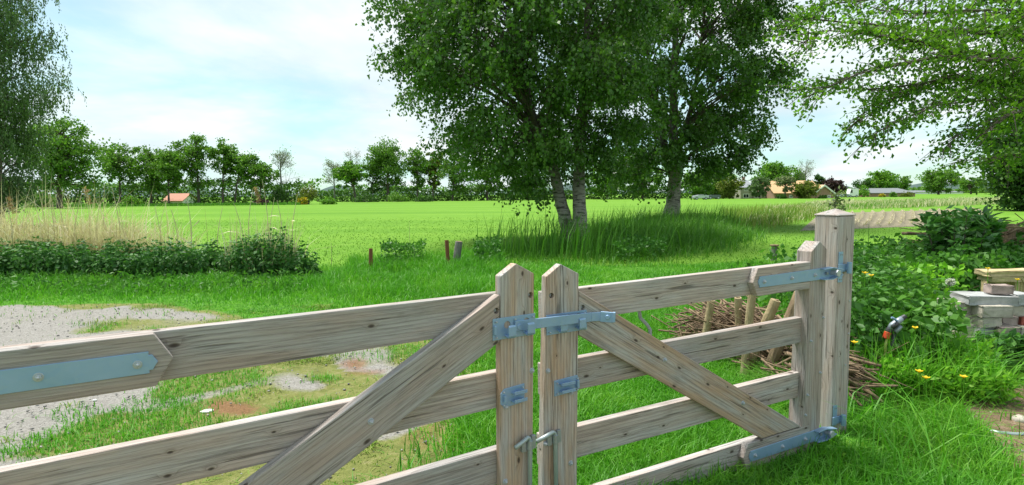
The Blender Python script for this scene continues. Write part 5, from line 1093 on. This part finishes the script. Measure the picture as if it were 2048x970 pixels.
def bare_tree(label, cx, ybase, d, ytop, x0, x1, seed, leaves=500, mat='leaf_pale', group='trees beyond the meadow'):
    rg = np.random.default_rng(seed); b = W(cx, ybase, d); base = np.array([b[0], d, 0.0]); root = empty('bare_tree', base); tag(root, label, 'tree', group)
    H = W(cx, ytop, d)[2]; Rl, Rr = base[0] - W(x0, ytop, d)[0], W(x1, ytop, d)[0] - base[0]; tm = MB(); tips = []
    tm.tube([(0, 0, -.2), (.1, 0, H * .3), (0, .1, H * .6), (.1, 0, H * .95)], [.26, .2, .12, .03], 6)
    def grow(p, dv, L, r, lev):
        q = p + dv * L; m = (p + q) / 2 + rg.normal(size=3) * L * .06; tm.tube([p, m, q], [r, r * .8, r * .55], 4 if lev < 2 else 3, False)
        if lev == 3: tips.append(q); return
        for k in range(4 if lev < 2 else 3):
            nd_ = unit(dv + rg.normal(size=3) * .55 + np.array([0, 0, .22])); grow(m + (q - m) * rg.random(), nd_, L * rg.uniform(.5, .75), r * .55, lev + 1)
    for k in range(17):
        z = H * rg.uniform(.28, .8); a = rg.random() * 6.283; R = (Rr if math.cos(a) > 0 else Rl); grow(np.array([0, 0, z]), unit(np.array([math.cos(a), math.sin(a), .75])), R * rg.uniform(.32, .5) * (1.25 - .5 * z / H), .06, 0)
    tm.build('trunk', M['greybark'], root)
    t = np.array(tips); pt = np.repeat(t, max(1, leaves // len(t) + 1), 0); pt = pt + rg.normal(size=pt.shape) * .35; V, Fc = leaf_geo(pt, .24, rg, None, .7); link('crown', np_mesh('crown', V, Fc), M[mat], root)
def shrub(label, x0, x1, ytop, ybase, d, mat, seed, n=1200, ls=.3, name='shrub', group='shrubs along the far meadow edge', cat='shrub', depth=1.0):
    rg = np.random.default_rng(seed); a, b_ = W(x0, ybase, d), W(x1, ybase, d); base = np.array([(a[0] + b_[0]) / 2, d, 0]); root = empty(name, base); tag(root, label, cat, group)
    H = W(x0, ytop, d)[2]; R = (b_[0] - a[0]) / 2; nc = 16; u = unit(rg.normal(size=(nc, 3))); u[:, 2] = np.abs(u[:, 2]) * .95 - .05; u *= rg.uniform(.3, 1, (nc, 1)) ** .5
    cr = min(R, H) * rg.uniform(.25, .42, (nc, 1)); cen = np.array([0, 0, H * .12]) + u * (np.array([R, R * depth, H * .85]) - cr * .6); ci = rg.integers(0, nc, n); pt = cen[ci] + rg.normal(size=(n, 3)) * cr[ci] * .55; pt[:, 2] = np.maximum(pt[:, 2], .05)
    V, Fc = leaf_geo(pt, ls, rg, None, .8); link('foliage', np_mesh('foliage', V, Fc), M[mat], root)
    tm = MB(); [tm.tube([(rg.normal() * .1 * R, rg.normal() * .1 * R, 0), tuple(c * .6), tuple(c)], [.05 * R * .5, .03 * R * .5, .01], 4, False) for c in cen]; tm.build('stems', M['bark'], root); return root

M['blossom'] = leaf_mat('yellow_blossom_and_leaves', [(0.10, 0.2, 0.02), (0.40, 0.32, 0.02), (0.62, 0.42, 0.02)], 0.3, 0.6)
A_ = 112; B_m = 150
tree('broad round crowned maple, biggest and leftmost of the far tree row', 119, 408, 92, 236, 52, 198, 352, 'leaf_far', 101, 7500, .36, .42, nclump=62)
tree('slim tree right of the big left maple', 240, 406, A_, 282, 200, 272, 352, 'leaf_far', 102, 3200, .36, .22)
tree('wide low branched tree left of the orange roofed shed', 303, 406, A_, 284, 252, 350, 362, 'leaf_far', 103, 4600, .38, .26)
tree('slender tree standing just in front of the orange roofed shed', 338, 408, 108, 292, 312, 366, 360, 'leaf_far', 104, 2600, .36, .2)
tree('tall airy tree right of the orange roofed shed', 398, 406, A_, 268, 346, 432, 350, 'leaf_far', 105, 4200, .36, .28, sparse=.9)
tree('tall narrow tree beside the tall airy one', 446, 407, A_, 274, 424, 474, 345, 'leaf_far', 106, 2800, .36, .22)
tree('tree leaning right in the middle of the left row', 470, 407, A_, 297, 456, 522, 352, 'leaf_far', 107, 2700, .36, .2)
tree('small leaning tree at the right end of the left row', 520, 406, A_, 325, 492, 552, 365, 'leaf_far', 108, 1700, .36, .16)
bare_tree('grey nearly bare tree standing alone right of the left row', 563, 405, 118, 290, 533, 608, 109, 500)
bare_tree('thin half bare tree left of the yellow green tree', 669, 404, B_m, 318, 636, 695, 110, 900, 'leaf_pale')
bare_tree('pale bare topped tree rising behind the yellow green tree', 704, 404, 162, 293, 672, 734, 111, 500)
tree('bright yellow green tree in the gap left of the dark oak', 711, 405, 146, 322, 664, 732, 362, 'leaf_light', 112, 3600, .42, .34)
tree('large dark rounded oak in the middle distance', 776, 405, B_m, 276, 729, 816, 358, 'leaf_far', 113, 6500, .42, .4, nclump=54)
tree('small sparse tree between the yellow green tree and the dark oak', 746, 404, 152, 335, 730, 765, 372, 'leaf_dark', 114, 900, .4, .14)
tree('narrow tree right of the dark oak', 835, 405, B_m, 289, 812, 856, 365, 'leaf_far', 115, 3000, .42, .26)
tree('olive coloured tree beside the narrow tree', 866, 405, 152, 296, 848, 888, 362, 'leaf_olive', 116, 3000, .42, .24)
tree('mid green tree half hidden behind the left edge of the birch', 905, 404, 150, 305, 880, 940, 375, 'leaf_far', 117, 3600, .44, .26)
tree('green tree behind the birch crown, left of its trunks', 975, 403, 152, 300, 930, 1020, 372, 'leaf_far', 118, 4600, .46, .3)
tree('dark tree behind the birch just left of the double trunk', 1055, 402, 154, 310, 1010, 1105, 372, 'leaf_dark', 119, 4200, .46, .3)
tree('light green tree seen between the two birch trunks, left one', 1215, 401, 156, 318, 1165, 1255, 380, 'leaf_light', 120, 4200, .46, .3)
tree('green tree seen between the two birch trunks, right one', 1285, 400, 156, 322, 1240, 1330, 380, 'leaf_far', 121, 4200, .46, .3)
tree('light green bushy tree right of the farther birch trunk', 1392, 399, 152, 335, 1360, 1428, 385, 'leaf_light', 122, 3600, .46, .28)
tree('dark green tree behind the parked cars', 1430, 398, 160, 330, 1400, 1470, 388, 'leaf_far', 123, 3600, .46, .3)
tree('brownish olive rounded tree left of the grey house', 1459, 398, 146, 350, 1438, 1484, 390, 'leaf_olive', 124, 2200, .42, .2, nclump=24)
tree('big light green tree behind the house with the orange roof', 1562, 397, 185, 322, 1512, 1604, 375, 'leaf_light', 125, 5200, .55, .4, nclump=48)
bare_tree('pale grey bare tree behind the orange roof', 1610, 397, 180, 318, 1582, 1638, 126, 700)
tree('small grey green tree in front of the grey house extension', 1520, 398, 143, 352, 1500, 1538, 386, 'leaf_weep', 127, 2200, .4, .16, nclump=22)
tree('spreading olive tree in front of the orange roof', 1570, 398, 141, 350, 1550, 1590, 372, 'leaf_pale', 128, 1500, .38, .22, nclump=22)
tree('round dark yellow green tree in front of the orange roof', 1607, 398, 139, 362, 1583, 1633, 393, 'leaf_olive', 129, 2600, .4, .2, nclump=26, flat=.8)
tree('dark purple copper beech right of the orange roof', 1660, 397, 182, 354, 1640, 1690, 388, 'leaf_purple', 130, 2600, .5, .3, nclump=26)
tree('dark conifer like tree between the orange roof and the copper beech', 1638, 396, 186, 348, 1628, 1652, 385, 'leaf_dark', 131, 1200, .5, .2, nclump=16)
tree('large round light tree behind the low barn', 1768, 392, 215, 338, 1735, 1795, 385, 'leaf_light', 132, 4200, .6, .4, nclump=40)
tree('smaller tree at the right end of the barn', 1806, 392, 225, 349, 1788, 1822, 384, 'leaf_far', 133, 1700, .6, .3, nclump=18)
tree('dark small tree left of the barn tree', 1728, 392, 210, 356, 1712, 1746, 385, 'leaf_dark', 134, 1400, .55, .25, nclump=16)
tree('lone round tree standing on the open field right of the barn', 1877, 389, 235, 334, 1846, 1911, 378, 'leaf_far', 135, 4200, .6, .45, nclump=42)
tree('flat topped lone tree farther right on the open field', 1942, 388, 245, 352, 1916, 1968, 377, 'leaf_far', 136, 1900, .6, .35, nclump=24)
tree('big dark green tree bordering the field at the right edge', 2090, 412, 46, 190, 1990, 2190, 400, 'leaf_dark', 137, 21000, .26, .4, nclump=150, flat=.6)
# shrubs
for i, (l, x0, x1, yt, yb, d, m) in enumerate((
    ('rounded yellow green shrub by itself at the gap in the far trees', 590, 640, 362, 408, 112, 'leaf_olive'), ('bush covered in yellow blossom in front of the rounded shrub', 597, 616, 393, 411, 108, 'blossom'),
    ('low bright bush right of the rounded yellow green shrub', 640, 674, 393, 410, 108, 'leaf_light'), ('dark dense bush under the grey bare tree', 536, 592, 364, 407, 114, 'leaf_dark'),
    ('low light green bush left of the orange roofed shed', 240, 288, 393, 413, 104, 'leaf_light'), ('light green bushes at the left end of the hedgerow', 60, 118, 372, 412, 100, 'leaf_far'),
    ('reddish low bush at the meadow edge near the dark bush', 508, 540, 398, 411, 106, 'leaf_purple'), ('leafy bush with drooping sprays under the dark oak', 705, 765, 386, 408, 138, 'leaf_dark'),
    ('leafy bush right of the dark oak trunk', 820, 872, 387, 407, 138, 'leaf_dark'), ('mid green bush between the oak and the narrow tree', 772, 822, 382, 406, 140, 'leaf_far'),
    ('green bush behind the young sapling near the van', 1690, 1716, 372, 396, 170, 'leaf_far'), ('rounded green bush left of the low barn', 1712, 1742, 368, 396, 165, 'leaf_light'),
    ('clipped bush under the grey house windows', 1552, 1572, 388, 399, 139, 'leaf_dark'), ('square clipped hedge by the brick gable', 1637, 1654, 391, 398.5, 137, 'leaf_dark'), ('small orange flowering bush in front of the barn', 1759, 1769, 388, 395, 158, 'blossom'), ('low bush in front of the barn wall', 1780, 1792, 382, 395, 158, 'leaf_far'),
    ('low spreading bush at the right end of the barn', 1800, 1826, 384, 395, 158, 'leaf_olive'))):
    shrub(l, x0, x1, yt, yb, d, m, 200 + i, 1100, .30)
# glossy shrub on the right, leaves large enough to see
def glossy():
    rg = np.random.default_rng(61); d = 8.3; b = W(1925, 480, d); base = np.array([b[0], d, 0]); root = empty('glossy_shrub', base); tag(root, 'glossy dark leaved shrub rising above the brambles', 'shrub')
    tm = MB(); lv = []; ax = []
    for k in range(46):
        x = rg.uniform(1845, 2000); yt = 420 + 0.0022 * (x - 1935) ** 2 * .9 + abs(rg.normal()) * 16 + rg.random() * 14; t = W(x, yt, d + rg.normal() * .25); s = np.array([base[0] + (t[0] - base[0]) * .45, d + (t[1] - d) * .4, .2])
        m = (s + t) / 2 + np.array([0, 0, .12]); q = bez(s, m, t, 9); tm.tube([p - base for p in q], [.012 - .001 * i for i in range(9)], 5)
        for i in range(4, 9):
            for j in range(7):
                a = rg.random() * 6.283; dv = np.array([math.cos(a), math.sin(a), rg.uniform(.05, .7)]); lv.append(q[i] + rg.normal(size=3) * .03 - base); ax.append(dv * 2)
    V, Fc = leaf_geo(np.array(lv), .15, rg, np.array(ax), .36, .10); link('foliage', np_mesh('foliage', V, Fc), M['leaf_shrub'], root); tm.build('stems', M['bark'], root)
glossy()
# young sapling behind the post
def sapling():
    rg = np.random.default_rng(62); d = 13.5; b = W(1664, 430, d); base = np.array([b[0], d, 0]); root = empty('sapling', base); tag(root, 'young sapling with pale yellow green leaves just above the post cap', 'sapling')
    tm = MB(); t = W(1672, 388, d) - base; tm.tube([(0, 0, 0), tuple(t * .6), tuple(t)], [.02, .014, .005], 6); lv = []
    for k in range(22):
        z = rg.uniform(.58, 1.03); s = t * z; e = s + np.array([rg.normal() * .16 + .04, rg.normal() * .12, rg.uniform(-.02, .12)]); tm.tube([tuple(s), tuple(e)], [.005, .002], 4); lv += [s + (e - s) * rg.random() + rg.normal(size=3) * .04 for _ in range(9)]
    V, Fc = leaf_geo(np.array(lv), .085, rg, None, .6); link('foliage', np_mesh('foliage', V, Fc), M['leaf_pale'], root); tm.build('stem', M['bark'], root)
sapling()

# hedgerows and far woods that read as one mass
def hedge_mass(name, label, segs, mat, n, ls, seed):
    rg = np.random.default_rng(seed); parts = []
    for (xa, xb, d, yt, yb, dep) in segs:
        a, b = W(xa, yb, d)[0], W(xb, yb, d)[0]; H = W((xa + xb) / 2, yt, d)[2]; m = int(n * (b - a) / 10); x = rg.uniform(a, b, m)
        y = d + rg.random(m) * dep; hh = H * (.58 + .62 * vnoise(x, y * 0, .13, seed) + .3 * (vnoise(x, y, .5, seed + 1) - .5)); t = rg.random(m); front = rg.random(m) < .75; t = np.where(front, t ** 1.35, t)
        z = np.where(front, t, 1 - .2 * t * t) * hh; y = np.where(front, d + rg.random(m) * dep * .2 + .8 * vnoise(x, z, .5, seed + 2), y)
        parts.append(leaf_geo(np.stack([x, y, z], 1), ls, rg, None, .8))
    return stuff(name, parts, M[mat], label)
hedge_mass('hedgerow', 'dense green hedgerow under the left row of trees', [(-160, 325, 114, 364, 410, 6), (372, 600, 115, 366, 408, 6), (320, 374, 125, 366, 409, 4)], 'leaf_hedge', 1500, .42, 301)
hedge_mass('hedgerow', 'dark undergrowth along the middle tree row', [(632, 1130, 152, 378, 406, 7)], 'leaf_hedge', 1000, .5, 302)
hedge_mass('hedgerow', 'green undergrowth behind the birches and the cars', [(1130, 1480, 164, 372, 400, 8)], 'leaf_hedge', 1000, .55, 303)
hedge_mass('far_wood', 'far wood showing between the trunks of the tree rows', [(-300, 640, 190, 366, 402, 10), (640, 1100, 240, 374, 398, 10)], 'leaf_far', 420, .8, 304)
hedge_mass('far_wood', 'low far tree belt at the right horizon', [(1640, 2200, 330, 376, 388, 12)], 'leaf_far', 200, 1.2, 305)
q = scatter([W(-60, 400, 98)[:2], W(600, 400, 104)[:2], W(600, 400, 110)[:2], W(-60, 400, 108)[:2]], 7000, rng)
stuff('field_margin', [blade_geo(q, .5, .10, rng, .3, .4)], M['tall'], 'unmown weedy margin along the far meadow edge')

# ================================================================== HOUSES AND CARS
def brick_mat(name, a, b_, mort, sc):
    m, nd, lk, b = new_mat(name); tc = nd.new('ShaderNodeTexCoord'); br = nd.new('ShaderNodeTexBrick'); br.inputs['Scale'].default_value = sc
    cx = nd.new('ShaderNodeSeparateXYZ'); lk.new(tc.outputs['Object'], cx.inputs[0]); cc = nd.new('ShaderNodeCombineXYZ'); lk.new(math_n(nd, lk, 'ADD', cx.outputs[0], cx.outputs[1]), cc.inputs[0]); lk.new(cx.outputs[2], cc.inputs[1]); lk.new(cc.outputs[0], br.inputs[0])
    br.inputs['Color1'].default_value = (*a, 1); br.inputs['Color2'].default_value = (*b_, 1); br.inputs['Mortar'].default_value = (*mort, 1); lk.new(br.outputs[0], b.inputs['Base Color']); b.inputs['Roughness'].default_value = .9; return m
M['brickw'] = brick_mat('brown_brick_wall', (.30, .15, .10), (.36, .2, .14), (.3, .27, .24), 2.2); M['greybrick'] = brick_mat('greyish_brick_wall', (.33, .31, .25), (.40, .37, .3), (.36, .34, .3), 2.2)
M['tile_orange'] = plain('orange_roof_tiles', (.52, .32, .16), .8, 0, .18, 3); M['tile_red'] = plain('red_orange_roof_tiles', (.42, .19, .12), .8, 0, .3, 3); M['tile_grey'] = plain('grey_roof_tiles', (.22, .235, .25), .7, 0, .2, 3)
M['white'] = plain('white_paint', (.78, .78, .75), .5, 0, .05, 3); M['glass'] = plain('dark_window_glass', (.02, .025, .03), .08, 0, .1, 3); M['conc_roof'] = plain('fibre_cement_sheets', (.15, .165, .17), .8, 0, .2, 2)
def house(name, label, d, x0, x1, yb, yeave, yridge, depth, wall, roof, wins=(), gable='x', eave=.35, grp='houses beyond the meadow', chimney=None, cat='house', door=None, hip=0.0):
    a, b = W(x0, yb, d), W(x1, yb, d); wd = b[0] - a[0]; he = W(x0, yeave, d)[2]; hr = W(x0, yridge, d)[2]; root = empty(name, (a[0], d, 0)); tag(root, label, cat, grp)
    mb = MB(); mb.box(0, wd, 0, depth, -.1, he)
    if gable == 'x':                     # ridge along x, gable ends left and right
        for x in (0, wd - .2): mb.add([(x, 0, he), (x, depth, he), (x, depth / 2, hr - .1), (x + .2, 0, he), (x + .2, depth, he), (x + .2, depth / 2, hr - .1)], [(0,1,2), (3,5,4), (0,2,5,3), (1,4,5,2)])
    else:
        mb.prism([(0, he), (wd, he), (wd / 2, hr - .1)], 0, .2); mb.prism([(0, he), (wd, he), (wd / 2, hr - .1)], depth - .2, depth)
    mb.build('wall', M[wall], root)
    rb = MB(); t = .16
    if gable == 'x':
        sl = (hr - he) / (depth / 2); e0 = he - eave * sl; i = hip * wd
        for s in (0, 1):
            y0, y1 = (-eave, depth / 2) if s == 0 else (depth + eave, depth / 2)
            rb.add([(-eave, y0, e0 + .02), (wd + eave, y0, e0 + .02), (wd + eave - i, y1, hr), (-eave + i, y1, hr), (-eave, y0, e0 + t), (wd + eave, y0, e0 + t), (wd + eave - i, y1, hr + t), (-eave + i, y1, hr + t)], [(0,1,2,3), (4,7,6,5), (0,4,5,1), (1,5,6,2), (2,6,7,3), (3,7,4,0)])
    else:
        sl = (hr - he) / (wd / 2); e0 = he - eave * sl
        for xa, xm in ((-eave, wd / 2), (wd + eave, wd / 2)):
            rb.add([(xa, -eave, e0 + .02), (xm, -eave, hr), (xm, depth + eave, hr), (xa, depth + eave, e0 + .02), (xa, -eave, e0 + t), (xm, -eave, hr + t), (xm, depth + eave, hr + t), (xa, depth + eave, e0 + t)], [(0,1,2,3), (4,7,6,5), (0,4,5,1), (1,5,6,2), (2,6,7,3), (3,7,4,0)])
    rf = rb.build('roof', M[roof], root)
    if chimney:
        c = MB(); cx_ = chimney * wd; c.box(cx_ - .3, cx_ + .3, depth / 2 - .3, depth / 2 + .3, hr - .4, hr + .9); c.box(cx_ - .36, cx_ + .36, depth / 2 - .36, depth / 2 + .36, hr + .9, hr + 1.0); c.build('chimney', M['brickw'], rf)
    for (wx0, wx1, wy0, wy1) in wins:
        p, q = W(wx0, wy1, d) - a, W(wx1, wy0, d); X0, X1, Z0, Z1 = p[0], q[0] - a[0], p[2] + a[2], q[2]
        f = MB(); w_ = .12; f.box(X0, X1, -.08, -.003, Z0, Z0 + w_); f.box(X0, X1, -.08, -.003, Z1 - w_, Z1); f.box(X0, X0 + w_, -.08, -.003, Z0 + w_, Z1 - w_); f.box(X1 - w_, X1, -.08, -.003, Z0 + w_, Z1 - w_); m_ = (X0 + X1) / 2; f.box(m_ - .05, m_ + .05, -.07, -.003, Z0 + w_, Z1 - w_)
        fo = f.build('window', M['white'], root); g = MB(); g.box(X0 + w_, m_ - .05, -.04, -.004, Z0 + w_, Z1 - w_); g.box(m_ + .05, X1 - w_, -.04, -.004, Z0 + w_, Z1 - w_); g.build('pane', M['glass'], fo)
    if door:
        p, q = W(door[0], yb, d) - a, W(door[1], door[2], d); k = MB(); k.box(p[0], q[0] - a[0], -.06, -.003, 0, q[2]); k.build('door', M['white'], root)
    return root
house('shed', 'small shed with an orange red tiled roof among the left trees', 119, 327, 364, 409, 402, 388.5, 6, 'white', 'tile_red', [(334, 342, 403, 407)])
house('house', 'grey two storey house with a grey pitched roof', 150, 1481, 1504, 397.5, 375, 361, 8, 'greybrick', 'tile_grey', [(1486, 1498, 387.5, 396), (1488, 1495, 376.5, 382)], chimney=.75)
house('house_extension', 'low flat white windowed wing right of the grey house', 151, 1505, 1556, 397.5, 386.5, 384, 6, 'greybrick', 'white', [(1509, 1522, 388, 396), (1533, 1541, 388.5, 396), (1543, 1550, 388.5, 396)])
house('farmhouse', 'long farmhouse with a steep orange tiled roof', 146, 1549, 1643, 397.5, 386, 362, 11, 'brickw', 'tile_orange', [(1560, 1568, 390, 396), (1578, 1585, 390, 396)], door=(1626, 1631, 389))
an = house('brick_annex', 'brick annex with a white edged sloping gable right of the orange roof', 144, 1626, 1668, 397, 387, 371, 14, 'brickw', 'tile_orange', [(1655, 1661, 390, 396)], gable='y')
ax0, ax1, axe, axr = W(1626, 397, 144)[0], W(1668, 397, 144)[0], W(1626, 387, 144)[2], W(1626, 371, 144)[2]; aw = ax1 - ax0
for sx in (-1, 1):
    k = MB(); c_ = aw / 2; k.prism([(c_, axr + .2), (c_ + sx * (aw / 2 + .38), axe - .38 * (axr - axe) / (aw / 2) + .2), (c_ + sx * (aw / 2 + .38), axe - .38 * (axr - axe) / (aw / 2) - .2), (c_, axr - .2)], -.45, -.36); k.build('bargeboard', M['white'], an)
house('barn', 'low brown barn with a wide grey roof', 165, 1742, 1830, 395, 386.5, 377.5, 12, 'brickw', 'conc_roof', [(1765, 1771, 388, 393)], cat='barn', hip=.12)
for i, (x0, x1, l) in enumerate(((1828, 1862, 'pale greenhouse far away just right of the barn'), (1864, 1900, 'pale greenhouse behind the lone round tree'), (1902, 1926, 'pale greenhouse between the two lone field trees'))):
    house('greenhouse', l, 300, x0, x1, 389, 384.5, 381.5, 20, 'white', 'conc_roof', (), grp='greenhouses far away', cat='greenhouse')
def car(label, d, x0, x1, yb, mat, van=False, sgn=1):
    a, b = W(x0, yb, d), W(x1, yb, d); L = b[0] - a[0]; root = empty('parked_car' if not van else 'parked_van', (a[0], d, 0)); tag(root, label, 'car' if not van else 'van', 'cars parked by the houses')
    k = L / 4.4; H = 1.45 * min(k, 1.15) if not van else 2.3; prof_ = [(0, .3), (.03, .75), (.2, .9), (.95, .98), (1.5, H), (3.1, H), (3.8, 1.0), (4.35, .92), (4.4, .35)] if not van else [(0, .3), (.05, 1.0), (.5, 1.15), (1.0, H), (4.35, H), (4.4, .35)]
    mb = MB(); mb.prism([(x * k, z) for x, z in prof_], 0, 1.75); body = mb.build('body', mat, root, None, .06, 2)
    g = MB()
    if not van: g.prism([(1.12 * k, 1.0), (1.55 * k, H - .07), (2.2 * k, H - .07), (2.2 * k, 1.0)], -.012, .02); g.prism([(2.28 * k, 1.0), (2.28 * k, H - .07), (3.05 * k, H - .07), (3.6 * k, 1.0)], -.012, .02)
    else: g.prism([(.75 * k, 1.2), (1.1 * k, H - .25), (1.7 * k, H - .25), (1.7 * k, 1.2)], -.012, .02)
    g.build('window', M['glass'], root)
    for wx in (.85, 3.55):
        for wy in (-.02, 1.57):
            w_ = MB(); w_.cyl((wx * k, wy, .33), (0, 1, 0), .33, .2, 14); o = w_.build('wheel', M['black'], root, None, .02); h = MB(); h.cyl((wx * k, wy - .01, .33), (0, 1, 0), .2, .22, 10); h.build('rim', M['bolt'], o)
cp = plain('car_paint_silver', (.45, .48, .52), .25, .5, .05, 3); cw = plain('car_paint_white', (.8, .8, .8), .3, 0, .03, 3); cd = plain('car_paint_dark', (.10, .12, .14), .25, .4, .05, 3)
car('silver car parked at the meadow edge right of the farther birch', 133, 1388, 1418, 399, cp); car('dull dark car parked just right of the silver car', 140, 1416, 1442, 399, cd)
car('white van parked right of the brick annex', 158, 1697, 1717, 396, cw, True); car('silver car parked left of the white van', 156, 1680, 1699, 397, cp)
